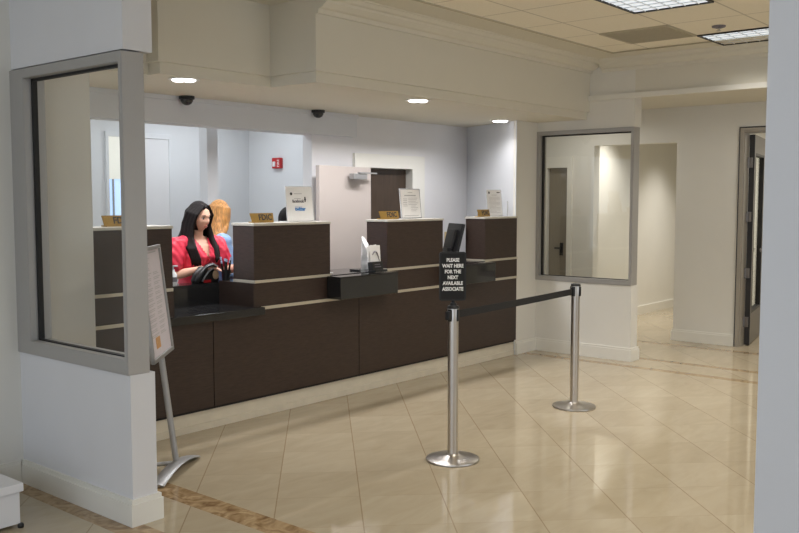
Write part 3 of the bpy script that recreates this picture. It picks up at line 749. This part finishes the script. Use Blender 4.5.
for k in range(nb):
    s0, s1 = k/nb, (k+1)/nb
    p0 = Vector((PX, PY, .925))+dv*(.023+s0*.954); p1 = Vector((PX, PY, .925))+dv*(.023+s1*.954)
    z0 = -.003*4*s0*(1-s0); z1 = -.003*4*s1*(1-s1)
    for o_, w_ in ((p0, z0), (p1, z1)): pass
    tb = bmesh.new(); vsx = []
    for p, zz in ((p0, z0), (p1, z1)):
        for hz in (-.024, .024):
            for sd in (-.001, .001): vsx.append(tb.verts.new(p+dn*sd+Vector((0, 0, hz+zz))))
    for f in ((0, 1, 3, 2), (4, 6, 7, 5), (0, 4, 5, 1), (2, 3, 7, 6), (0, 2, 6, 4), (1, 5, 7, 3)): tb.faces.new([vsx[i] for i in f])
    merge(b, tb)
bmesh.ops.remove_doubles(b, verts=b.verts[:], dist=1e-5); bmesh.ops.recalc_face_normals(b, faces=b.faces[:])
obj('belt', b, 'black_soft', t)
b = bm_new(); e = Vector((QX, QY, .925))-dv.normalized()*.048; add_obox(b, frame(e, dv, (0, 0, 1)), .026, .06, .022, .003); obj('belt_clip', b, 'black', t)
b = bm_new(); e = Vector((PX, PY, .925))-dv.normalized()*.055; add_obox(b, frame(e, dv, (0, 0, 1)), .03, .055, .03, .004); obj('belt_clip', b, 'black', t)

# sign on the first post
t = thing('queue_sign', 'black sign asking customers to wait here, on top of the barrier post', 'sign', (PX, PY, .985))
sr = Vector((.70, -.714, 0)).normalized()
mt = frame((PX-.004, PY+.003, 1.168), sr, (0, 0, 1))
b = bm_new(); W, H = .168, .305; rr = .016
def rrect(w, h, r, n=6):
    out = []
    for cx, cy, a0 in ((w/2-r, h/2-r, 0), (-w/2+r, h/2-r, PI/2), (-w/2+r, -h/2+r, PI), (w/2-r, -h/2+r, 1.5*PI)):
        out += [(cx+r*math.cos(a0+i/n*PI/2), cy+r*math.sin(a0+i/n*PI/2)) for i in range(n+1)]
    return out
add_prism(b, rrect(W, H, rr), -.008, .008, mt); sb = obj('sign_frame', b, 'black', t)
b = bm_new(); add_prism(b, rrect(W-.02, H-.02, .008), .008, .0088, mt); obj('sign_panel', b, 'black_soft', t)
b = bm_new()
for k, s in enumerate(('PLEASE', 'WAIT HERE', 'FOR THE', 'NEXT', 'AVAILABLE', 'ASSOCIATE')):
    add_text(b, s, .0305, mt @ Matrix.Translation((0, .101-.0362*k, .0095)), bold=.0012, wscale=.84)
obj('lettering', b, 'white_text', t)
b = bm_new(); add_lathe(b, [(0, .984), (.024, .984), (.020, 1.0), (.012, 1.004), (.012, 1.02), (0, 1.02)], 24, Matrix.Translation((PX, PY, 0))); obj('mount', b, 'black', t, smooth=30)

# ------------------------------------------------------------------ easel sign behind the partition
E0 = Vector((3.215, 4.475, 0)); ed = Vector((.735, .678, 0)); en = Vector((.678, -.735, 0)); al = math.radians(6.5)
eu = Vector((-en.x*math.sin(al), -en.y*math.sin(al), math.cos(al)))
t = thing('poster_stand', 'silver floor poster stand with printed sheet behind the glazed partition', 'poster stand', E0)
b = bm_new()
fd = Vector((.84, .54, 0)).normalized(); FC = E0+Vector((-.02, -.03, 0))
pts = [FC+fd*s+Vector((0, 0, .056-.5*s*s)) for s in [-.30+.60*i/16 for i in range(17)]]
add_tube(b, pts, .042, 12, .2, upv=(0, 0, 1)); obj('foot', b, 'easel', t, smooth=40)
b = bm_new(); add_tube(b, [E0+Vector((0, 0, .05)), E0-en*.18+Vector((0, 0, .035)), E0-en*.30+Vector((0, 0, .012))], [.02, .02, .018], 12, .6); obj('foot', b, 'easel', t, smooth=40)
b = bm_new(); add_tube(b, [E0+Vector((0, 0, .04)), E0+eu*.72], .019, 16); obj('pole', b, 'easel', t, smooth=40)
bm_c = E0+eu*1.04+en*.012
mt = frame(bm_c, ed, eu)
BW, BH = .54, .67
b = bm_new(); add_obox(b, mt @ Matrix.Translation((0, 0, -.008)), BW-.01, BH-.01, .01)
bk = obj('backing_board', b, 'easel', t)
b = bm_new()
for sx, sy, w, h in ((0, BH/2-.012, BW, .024), (0, -BH/2+.012, BW, .024), (-BW/2+.012, 0, .024, BH), (BW/2-.012, 0, .024, BH)):
    add_obox(b, mt @ Matrix.Translation((sx, sy, .002)), w, h, .022, .004)
obj('snap_frame', b, 'easel', t)
b = bm_new(); add_obox(b, mt @ Matrix.Translation((0, 0, -.001)), BW-.03, BH-.03, .004); ps = obj('poster', b, 'paper_lilac', t)
b = bm_new(); rows = []
m3 = mt @ Matrix.Translation((0, 0, .0016))
for k in range(16):
    yy = BH*.40-k*.03
    rows += [(-.20, -.02-(k % 3)*.02, yy-.004, yy), (-.20, -.05-(k % 2)*.02, yy-.014, yy-.010)] + ([(.02, .19-(k % 4)*.02, yy-.004, yy), (.02, .17-(k % 3)*.02, yy-.014, yy-.010)] if k > 2 else [])
rows += [(-.18, .16, BH*.45-.008, BH*.45)]
bars(b, m3, rows); obj('print_lines', b, 'print_light', ps)
b = bm_new(); bars(b, m3, [(-.13, -.02, -BH*.40, -BH*.30)]); obj('orange_panel', b, 'print_orange', ps)
b = bm_new(); add_obox(b, mt @ Matrix.Translation((0, -BH/2+.02, -.025)), .09, .07, .03, .004); obj('clamp', b, 'easel', t)

# ------------------------------------------------------------------ low white bench
t = thing('bench', 'low white box bench at the bottom left corner of the vestibule', 'bench', (1.7, 4.55, 0))
b = bm_new(); add_box(b, 1.20, 2.152, 4.276, 4.86, .186, .228, .003); obj('bench_top', b, 'bench', t)
b = bm_new(); add_box(b, 1.22, 2.138, 4.292, 4.845, .02, .186, .002); obj('bench_body', b, 'wall_cool', t)
for fx_, fy_ in ((1.26, 4.33), (2.125, 4.288), (1.26, 4.80), (2.11, 4.81)):
    b = bm_new(); add_lathe(b, [(0, 0), (.014, 0), (.016, .012), (.012, .022), (0, .022)], 16, Matrix.Translation((fx_+.012, fy_, 0))); obj('foot', b, 'black', t)

# ------------------------------------------------------------------ ceiling things
def downlight(x, y, z, lab, en=16):
    t = thing('downlight', lab, 'ceiling light', (x, y, z), 'round downlights over the teller counter')
    T = Matrix.Translation((x, y, z))
    b = bm_new(); add_lathe(b, [(.080, 0), (.105, 0), (.108, -.004), (.105, -.007), (.078, -.006), (.080, 0)], 36, T); obj('trim_ring', b, 'trim_white', t, smooth=30)
    for s in (-1, 1):
        b = bm_new(); add_sphere(b, (x+s*.026, y-s*.023, z-.008), .046, 3, (1, 1, .30)); obj('lamp', b, 'lamp', t, smooth='all')
    b = bm_new(); add_lathe(b, [(0, -.001), (.08, -.001), (.08, -.004), (0, -.004)], 36, T); obj('reflector', b, 'louvre', t)
    L = bpy.data.lights.new('downlight_spot', 'SPOT'); L.energy = en; L.spot_size = math.radians(125); L.spot_blend = .8; L.color = (1, .95, .93); L.shadow_soft_size = .06
    lo = bpy.data.objects.new('downlight_spot', L); C.objects.link(lo); lo.location = (x-.05, y, z-.05); lo.parent = None
    return t
downlight(3.79, 5.11, ZS, 'lit round downlight nearest the left partition')
downlight(5.83, 4.70, ZS, 'lit round downlight middle of the three over the counter')
downlight(7.89, 5.26, ZS, 'lit round downlight nearest the right pier', 5)

def dome(x, y, z, lab):
    t = thing('security_camera', lab, 'security camera', (x, y, z), 'black dome cameras under the soffit')
    T = Matrix.Translation((x, y, z))
    b = bm_new(); add_lathe(b, [(0, 0), (.062, 0), (.062, -.022), (.05, -.028), (0, -.028)], 28, T); obj('mount', b, 'black', t, smooth=30)
    b = bm_new(); add_lathe(b, [(.05, -.026), (.048, -.042), (.036, -.060), (.018, -.070), (0, -.073)], 28, T); obj('dome', b, 'blackglass', t, smooth='all')
dome(4.43, 5.94, ZS, 'black dome camera under the soffit above the woman in red')
dome(5.90, 5.94, ZS, 'black dome camera under the soffit above the pale open door')

def troffer(x0, x1, y0, y1, lab):
    z = ZL
    t = thing('ceiling_troffer', lab, 'ceiling light', ((x0+x1)/2, (y0+y1)/2, z), 'square louvred ceiling lights')
    b = bm_new(); e = .018
    add_box(b, x0, x1, y0, y0+e, z-.012, z); add_box(b, x0, x1, y1-e, y1, z-.012, z); add_box(b, x0, x0+e, y0+e, y1-e, z-.012, z); add_box(b, x1-e, x1, y0+e, y1-e, z-.012, z)
    obj('frame', b, 'door_edge', t)
    b = bm_new(); add_box(b, x0+e, x1-e, y0+e, y1-e, z-.002, z); obj('diffuser', b, 'lens', t)
    b = bm_new(); n = round((x1-x0)/.11); mq = round((y1-y0)/.11)
    for i in range(1, n): xx = x0+(x1-x0)*i/n; add_box(b, xx-.003, xx+.003, y0+e, y1-e, z-.009, z-.002)
    for i in range(1, mq): yy = y0+(y1-y0)*i/mq; add_box(b, x0+e, x1-e, yy-.003, yy+.003, z-.009, z-.002)
    obj('louvre', b, 'louvre', t)
troffer(5.18, 6.40, 2.46, 3.07, 'large louvred ceiling light cut by the top edge of the photo')
troffer(7.62, 8.23, 1.85, 3.07, 'louvred ceiling light beside the grey column')
t = thing('ceiling_vent', 'grey square air vent in the acoustic ceiling between the two lights', 'vent', (7.31, 3.4, ZL))
b = bm_new(); e = .02
add_box(b, 7.01, 7.62, 3.07, 3.07+e, ZL-.01, ZL); add_box(b, 7.01, 7.62, 3.68-e, 3.68, ZL-.01, ZL); add_box(b, 7.01, 7.01+e, 3.07+e, 3.68-e, ZL-.01, ZL); add_box(b, 7.62-e, 7.62, 3.07+e, 3.68-e, ZL-.01, ZL); obj('frame', b, 'vent', t)
b = bm_new(); add_box(b, 7.03, 7.60, 3.09, 3.66, ZL-.004, ZL)
for k in range(24): x = 7.035+k*.0238; add_box(b, x, x+.006, 3.09, 3.66, ZL-.009, ZL-.004)
obj('grille', b, 'vent', t)
t = thing('sprinkler', 'small dark ceiling sprinkler beside the right louvred light', 'sprinkler', (7.327, 2.773, ZL))
b = bm_new(); add_lathe(b, [(0, 0), (.055, 0), (.052, -.012), (.025, -.02), (0, -.02)], 28, Matrix.Translation((7.327, 2.773, ZL))); obj('escutcheon', b, 'print_grey', t, smooth=30)
b = bm_new(); add_lathe(b, [(0, -.02), (.01, -.02), (.01, -.035), (.018, -.036), (.018, -.039), (0, -.039)], 16, Matrix.Translation((7.327, 2.773, ZL))); obj('head', b, 'steel', t, smooth=30)

t = thing('wall_mounted_fire_alarm', 'red fire alarm strobe with white lens on the back office wall', 'fire alarm', (6.60, 7.25, 1.98))
b = bm_new(); add_box(b, 6.555, 6.60, 7.185, 7.315, 1.975, 2.09, .008); obj('housing', b, 'red', t)
b = bm_new(); add_box(b, 6.545, 6.556, 7.255, 7.295, 1.995, 2.05, .006); obj('strobe_lens', b, 'bottle', t)
b = bm_new(); add_text(b, 'FIRE', .045, frame((6.553, 7.21, 2.03), (0, 0, 1), (0, 1, 0))); obj('lettering', b, 'white_text', t)

# ------------------------------------------------------------------ people
def head_bm(c, yaw, pitch, s=1.0):
    '''sculpted head, local -Y is the face; returns bm in world space'''
    t = bmesh.new(); bmesh.ops.create_icosphere(t, subdivisions=5, radius=1)
    for v in t.verts:
        x, y, z = v.co
        px, py, pz = x*.074, y*.094, z*.115
        if pz < 0:                                   # jaw narrows, chin comes forward
            k = -pz/.115; px *= 1-.34*k*k; py = py*(1-.18*k) - .012*k
        g = lambda cx, cz, sx, sz: math.exp(-((px-cx)/sx)**2-((pz-cz)/sz)**2)
        if y < 0:
            f = min(1, -y*1.6)
            py -= f*(.022*g(0, -.018, .011, .016)+.012*g(0, .008, .008, .022))      # nose
            py += f*.011*(g(.031, .012, .018, .013)+g(-.031, .012, .018, .013))       # eye sockets
            py -= f*.006*g(0, .034, .05, .010)                                         # brow
            py -= f*.007*(g(0, -.050, .022, .008)+g(0, -.063, .018, .008))             # lips
            py -= f*.010*g(0, -.098, .024, .018)                                       # chin
            py -= f*.004*(g(.042, -.022, .02, .02)+g(-.042, -.022, .02, .02))          # cheeks
        v.co = (px*s, py*s, pz*s)
    for sgn in (-1, 1):
        add_sphere(t, (sgn*.075*s, .012*s, -.012*s), .03*s, 2, (.32, .6, 1))
    m = Matrix.Translation(Vector(c)) @ Matrix.Rotation(yaw, 4, 'Z') @ Matrix.Rotation(pitch, 4, 'X')
    bmesh.ops.transform(t, matrix=m, verts=t.verts[:])
    return t, m

def hand_bm(b, wrist, d, nrm, curl=.35, s=1.0, thumb=1):
    '''palm, four unequal bent fingers and a thumb from the side of the palm'''
    d = Vector(d).normalized(); nrm = Vector(nrm); nrm = (nrm-d*nrm.dot(d)).normalized(); sd = d.cross(nrm)*thumb
    w = Vector(wrist); pts = [w, w+d*.03*s, w+d*.06*s, w+d*.085*s]
    for k in (-1.1, 0, 1.1):
        add_chain(b, [p+sd*.017*k*s*(.7+.3*i/3) for i, p in enumerate(pts)], [.015*s, .015*s, .0145*s, .012*s], 10)
    for k, ln in ((-1.5, .062), (-.5, .076), (.5, .082), (1.5, .072)):
        p = w+d*.085*s+sd*(.0135*k)*s; q = [p]; dirn = d.copy()
        for sg, fr in ((1, .45), (2, .32), (3, .23)):
            a = curl*(.6+.4*sg); dirn = (d*math.cos(a)+nrm*-math.sin(a)).normalized() if sg == 1 else (dirn*math.cos(curl)+(-nrm)*math.sin(curl)).normalized()
            q.append(q[-1]+dirn*ln*fr*s)
        add_chain(b, q, [.0088*s, .008*s, .0072*s, .006*s], 8)
    p = w+d*.028*s+sd*.02*s; q = [p, p+(d*.55+sd*.75-nrm*.25)*.035*s, p+(d*.55+sd*.75-nrm*.25)*.035*s+(d*.85+sd*.3-nrm*.3)*.03*s, p+(d*.55+sd*.75-nrm*.25)*.035*s+(d*.85+sd*.3-nrm*.3)*.052*s]
    add_chain(b, q, [.0125*s, .0105*s, .009*s, .007*s], 8)

def person(name, label, X0, Y0, H, hyaw, hpitch, armR, armL, skin, hair, top, hairkind, body_yaw=0.0, lean=0.0):
    '''stands on the floor at X0, Y0 facing -Y (local), then turned by body_yaw'''
    k = H/1.65
    R = Matrix.Translation((X0, Y0, 0)) @ Matrix.Rotation(body_yaw, 4, 'Z')
    t = thing(name, label, 'person', (X0, Y0, 0))
    def W(p): return R @ Vector((p[0]*k, p[1]*k-lean*max(0, p[2]-.95), p[2]*k))
    def chain(b, pts, rads): add_chain(b, [W(p) for p in pts], [r*k for r in rads])
    hc = W((0, -.035, 1.525))
    # continuous body
    b = bm_new()
    hb, hm = head_bm(hc, body_yaw+hyaw, hpitch, k); merge(b, hb)
    chain(b, [(0, .015, 1.30), (0, .0, 1.38), (0, -.012, 1.47)], [.058, .05, .048])
    tt = bmesh.new(); add_loft(tt, [(.80, 0, .01, .155, .105), (.92, 0, .01, .165, .115), (1.02, 0, 0, .135, .095), (1.12, 0, -.005, .135, .095), (1.22, 0, -.01, .15, .105), (1.30, 0, .0, .155, .085), (1.345, 0, .008, .11, .06), (1.375, 0, .008, .06, .05)])
    for v in tt.verts: v.co = W(v.co)
    merge(b, tt)
    chain(b, [(-.10, .0, 1.325), (-.165, .005, 1.305)], [.05, .052]); chain(b, [(.10, .0, 1.325), (.165, .005, 1.305)], [.05, .052])
    for s, arm in ((-1, armR), (1, armL)):
        sh, el, wr, hd, hn, cu = arm
        add_chain(b, [W(sh), W(((sh[0]+el[0])/2, (sh[1]+el[1])/2, (sh[2]+el[2])/2)), W(el)], [.047*k, .042*k, .036*k])
        add_chain(b, [W(el), W((el[0]*.6+wr[0]*.4, el[1]*.6+wr[1]*.4, el[2]*.6+wr[2]*.4)), W(wr)], [.036*k, .036*k, .024*k])
        hand_bm(b, W(wr), R.to_3x3() @ Vector(hd), R.to_3x3() @ Vector(hn), cu, k, s)
        chain(b, [(s*.085, .01, .82), (s*.09, .0, .48), (s*.09, .03, .09)], [.085, .055, .038])
        chain(b, [(s*.09, .03, .05), (s*.10, -.13, .028)], [.042, .028])
    body = obj('body', remeshed(b, .0065, 3), skin, t, smooth='all')
    # face
    def F(p): return hm @ Vector((p[0]*k, p[1]*k, p[2]*k))
    for s in (-1, 1):
        b = bm_new(); tt = bmesh.new(); bmesh.ops.create_icosphere(tt, subdivisions=3, radius=1)
        for v in tt.verts: v.co = F((s*.031+v.co.x*.0145, -.074+v.co.y*.008, .010+v.co.z*.0075))
        merge(b, tt); ey = obj('eye', b, 'eye_white', t, smooth='all')
        b = bm_new(); tt = bmesh.new(); bmesh.ops.create_icosphere(tt, subdivisions=2, radius=1)
        for v in tt.verts: v.co = F((s*.031+v.co.x*.0068, -.0795+v.co.y*.004, .008+v.co.z*.0068))
        merge(b, tt); obj('iris', b, 'iris', ey, smooth='all')
        b = bm_new(); add_tube(b, [F((s*x, y, z)) for x, y, z in ((.014, -.0875, .030), (.028, -.087, .0345), (.044, -.076, .031))], [.003*k, .0038*k, .002*k], 8); obj('eyebrow', b, hair if hairkind != 'bun' else 'hair_black', t, smooth='all')
        b = bm_new(); add_tube(b, [F((s*x, y, z)) for x, y, z in ((.017, -.081, .014), (.031, -.0835, .0185), (.046, -.074, .013))], .0022*k, 6); obj('eyelashes', b, 'hair_black', t, smooth='all')
    b = bm_new(); add_tube(b, [F(p) for p in ((-.022, -.087, -.054), (0, -.094, -.053), (.022, -.087, -.054))], [.0015*k, .004*k, .0015*k], 10); add_tube(b, [F(p) for p in ((-.018, -.087, -.0585), (0, -.093, -.0615), (.018, -.087, -.0585))], [.0015*k, .0045*k, .0015*k], 10)
    obj('lips', b, 'lips', t, smooth='all')
    # blouse with puffed short sleeves
    b = bm_new(); tt = bmesh.new()
    add_loft(tt, [(.86, 0, .01, .185, .13), (.95, 0, .01, .185, .132), (1.03, 0, 0, .157, .115), (1.12, 0, -.008, .160, .118), (1.21, 0, -.02, .172, .130), (1.29, 0, -.002, .172, .108), (1.34, 0, .008, .125, .078), (1.372, 0, .008, .073, .062)])
    for v in tt.verts: v.co = W(v.co)
    merge(b, tt)
    for s, arm in ((-1, armR), (1, armL)):
        sh, el = Vector(arm[0]), Vector(arm[1]); m1 = sh.lerp(el, .35); m2 = sh.lerp(el, .62); m3_ = sh.lerp(el, .72)
        chain(b, [(s*.08, .0, 1.32), sh*1.0], [.062, .074])
        if hairkind == 'long': chain(b, [sh, m1, m2, m3_], [.076, .084, .076, .056])
        else: chain(b, [sh, m1, el, el.lerp(Vector(arm[2]), .9)], [.066, .062, .054, .042])
    bl = remeshed(b, .009, 3)
    Ri = R.inverted(); kill = []
    for f in bl.faces:
        c = (Ri @ f.calc_center_median())/k
        if c.y < -.03 and c.z > 1.21 and abs(c.x) < (c.z-1.21)*.42+.004: kill.append(f)
        elif c.z > 1.355 and math.hypot(c.x, c.y) < .10: kill.append(f)
    bmesh.ops.delete(bl, geom=kill, context='FACES')
    if hairkind == 'long':
        rnd = random.Random(3)
        for v in bl.verts:                                   # gathers in the satin
            c = Ri @ v.co; v.co += v.normal*.0055*math.sin(c.x*95+c.z*22)*math.sin(c.z*48+c.x*30)
    obj('blouse' if hairkind == 'long' else 'shirt', bl, top, t, smooth='all')
    if hairkind == 'long':
        for i, z in enumerate((1.19, 1.12, 1.05)):
            b = bm_new(); add_sphere(b, W((0, -.152+.028*i*.5, z)), .008*k, 2); obj('button', b, 'red', t, smooth='all')
    # trousers and shoes, hidden by the counter but whole
    b = bm_new(); chain(b, [(0, .01, .93), (0, .01, .84)], [.15, .15])
    for s in (-1, 1): chain(b, [(s*.085, .01, .85), (s*.09, .0, .48), (s*.09, .03, .10)], [.10, .072, .062])
    obj('trousers', remeshed(b, .012, 3), 'trousers', t, smooth='all')
    for s in (-1, 1):
        b = bm_new(); chain(b, [(s*.09, .04, .048), (s*.095, -.05, .042), (s*.10, -.15, .036)], [.047, .045, .035]); obj('shoe', remeshed(b, .01, 2), 'black', t, smooth='all')
    # hair
    b = bm_new()
    tt = bmesh.new(); bmesh.ops.create_icosphere(tt, subdivisions=4, radius=1)
    for v in tt.verts:
        x, y, z = v.co; v.co = (x*.086, y*.104+.012, z*.126+.004)
    dele = [v for v in tt.verts if (v.co.y < -.052+.0*v.co.z and v.co.z < .078-abs(v.co.x)*.35) or v.co.z < -.07 and v.co.y < 0.02]
    fl_ = [f for f in tt.faces if any(v in set(dele) for v in f.verts)]
    for v in tt.verts:                                        # push the face opening back so the cap stays closed
        if v.co.y < -.040 and v.co.z < .070: v.co.y = -.040+.3*(v.co.y+.040)*0
        v.co = F((v.co.x/1, v.co.y, v.co.z))
    merge(b, tt)
    Wk = lambda p: W(p)
    if hairkind == 'long':
        def lock(pts, r): add_tube(b, pts, [x*k for x in r], 12, .62)
        # parted on her left, two curtains over the chest, the mass down the back
        for s in (-1, 1):
            for j in range(4):
                e0 = F((s*(.02+.004*j), -.060+.02*j, .112)); e1 = F((s*(.082+.004*j), -.048+.03*j, .03)); e2 = F((s*(.086+.004*j), -.030+.03*j, -.06))
                sx = s*(.095+.012*j)
                lock([e0, e1, e2, W((sx, -.065+.03*j, 1.36)), W((s*(.10+.012*j), -.115+.012*j, 1.27)), W((s*(.085+.014*j), -.150+.014*j, 1.19)), W((s*(.075+.014*j), -.150+.02*j, 1.13 if s < 0 else 1.16))], [.012, .024, .026, .026, .026, .02, .006])
        for j in range(9):
            a = PI*(j/8); x, y = math.cos(a), math.sin(a)
            lock([F((.03*x, .03+.02*y, .11)), F((.085*x, .012+.095*y, .03)), F((.088*x, .02+.085*y, -.07)), W((.12*x, .075+.03*y, 1.33)), W((.125*x, .095+.03*y, 1.2)), W((.115*x, .10+.03*y, 1.08))], [.016, .03, .032, .034, .03, .008])
        hr = remeshed(b, .006, 8)
    elif hairkind == 'wave':
        def lock(pts, r): add_tube(b, pts, [x*k for x in r], 12, .7)
        for j in range(13):
            a = PI*1.5*(j/12)-PI*.25; x, y = math.cos(a), math.sin(a); wv = .010*math.sin(j*2.1)
            lock([F((.02*x, .02+.02*y, .112)), F((.078*x+wv*.4, .014+.088*y, .055)), F((.084*x-wv*.5, .016+.086*y, -.03)), F((.090*x+wv, .03+.075*y, -.11)), W((.15*x-wv, .05+.07*y-.03*max(0, -x), 1.33)), W((.185*x+wv*2, .05+.10*y-.06*max(0, -x), 1.23)), W((.175*x-wv*2, .05+.10*y-.09*max(0, -x), 1.13))], [.012, .024, .027, .029, .03, .026, .008])
        hr = remeshed(b, .006, 6)
    else:
        hr = remeshed(b, .006, 8)
    obj('hair', hr, hair, t, smooth='all')
    return t

person('person', 'woman in a coral red blouse with long black hair reaching over the counter', 4.39, 5.79, 1.63,
       math.radians(8), math.radians(14),
       ((-.195, .0, 1.30), (-.245, -.03, 1.07), (-.105, -.195, 1.125), (.80, -.55, .12), (-.1, -.1, 1), .38),
       ((.195, .0, 1.30), (.235, -.07, 1.09), (.285, -.235, 1.12), (.45, -.88, .05), (0, 0, 1), .35),
       'skin', 'hair_black', 'blouse', 'long', body_yaw=math.radians(0))
person('person', 'golden haired woman in a pale blue shirt behind the woman in red', 4.797, 6.06, 1.64,
       math.radians(25), math.radians(8),
       ((-.185, .0, 1.30), (-.235, -.02, 1.03), (-.15, -.22, 1.02), (.4, -.9, 0), (0, 0, 1), .4),
       ((.185, .0, 1.30), (.24, -.03, 1.03), (.18, -.24, 1.03), (-.3, -.9, 0), (0, 0, 1), .4),
       'skin', 'hair_blonde', 'shirt_blue', 'wave', body_yaw=math.radians(70))
person('person', 'dark haired person mostly hidden behind the social media sheet', 6.02, 6.52, 1.57,
       math.radians(0), math.radians(6),
       ((-.185, .0, 1.30), (-.225, -.02, 1.03), (-.15, -.2, 1.02), (.4, -.9, 0), (0, 0, 1), .4),
       ((.185, .0, 1.30), (.225, -.02, 1.03), (.15, -.2, 1.02), (-.4, -.9, 0), (0, 0, 1), .4),
       'skin_dark', 'hair_black', 'shirt_grey', 'bun', body_yaw=math.radians(60))

# ------------------------------------------------------------------ lights
def area(name, loc, size, energy, col, rot=(0, 0, 0), sizey=None, spread=170):
    L = bpy.data.lights.new(name, 'AREA'); L.energy = energy; L.color = col; L.size = size
    if sizey: L.shape = 'RECTANGLE'; L.size_y = sizey
    L.spread = math.radians(spread)
    o = bpy.data.objects.new(name, L); C.objects.link(o); o.location = loc; o.rotation_euler = rot
    return o
WARM = (1, .955, .88); COOL = (.90, .95, 1); DAY = (.86, .92, 1)
for x, y, sx, sy in ((5.79, 2.765, 1.15, .55), (7.925, 2.46, .55, 1.15), (3.7, 1.2, 1.15, .55), (4.6, -1.0, 1.15, .55), (7.5, -1.2, .55, 1.15)):  # last three have no fixture, added out of view to brighten the lobby
    area('troffer_and_fill', (x, y, ZL-.02), sx, 14 if x == 7.925 else 25, WARM, sizey=sy, spread=95 if x == 7.925 else 140)
area('teller_fill', (4.2, 6.95, 2.70), 1.0, 9, COOL, sizey=.5)
area('teller_fill', (5.6, 6.95, 2.70), 1.0, 15, COOL, sizey=.5)
area('teller_fill', (7.5, 7.0, 2.70), .5, 8, WARM)
area('teller_fill', (5.6, 5.40, ZS-.012), 4.4, 50, (.97, .97, 1), sizey=.12, spread=140)  # added strip with no fixture, brightens the tellers and back wall
area('corridor_light', (9.3, 5.2, 2.66), .4, 7, WARM); area('corridor_light', (9.3, 2.6, 2.66), .4, 9, WARM)
area('corridor_light', (10.75, 5.1, 2.66), .3, 15, WARM, spread=115); area('corridor_light', (12.4, 4.8, 2.66), .4, 15, WARM, spread=100)
area('corridor_light', (11.4, 2.6, 2.66), .6, 40, WARM)
area('vestibule_light', (.2, 2.2, 2.92), .6, 8, DAY, sizey=.6)
w = bpy.data.worlds.new('world'); bpy.context.scene.world = w; w.use_nodes = True
bg = w.node_tree.nodes['Background']; bg.inputs['Color'].default_value = (.80, .88, 1, 1); bg.inputs['Strength'].default_value = 1.5
bpy.context.scene.cycles.max_bounces = 10
bpy.context.scene.cycles.diffuse_bounces = 5
bpy.context.scene.cycles.transparent_max_bounces = 16
bpy.context.scene.cycles.caustics_reflective = False
bpy.context.scene.cycles.caustics_refractive = False
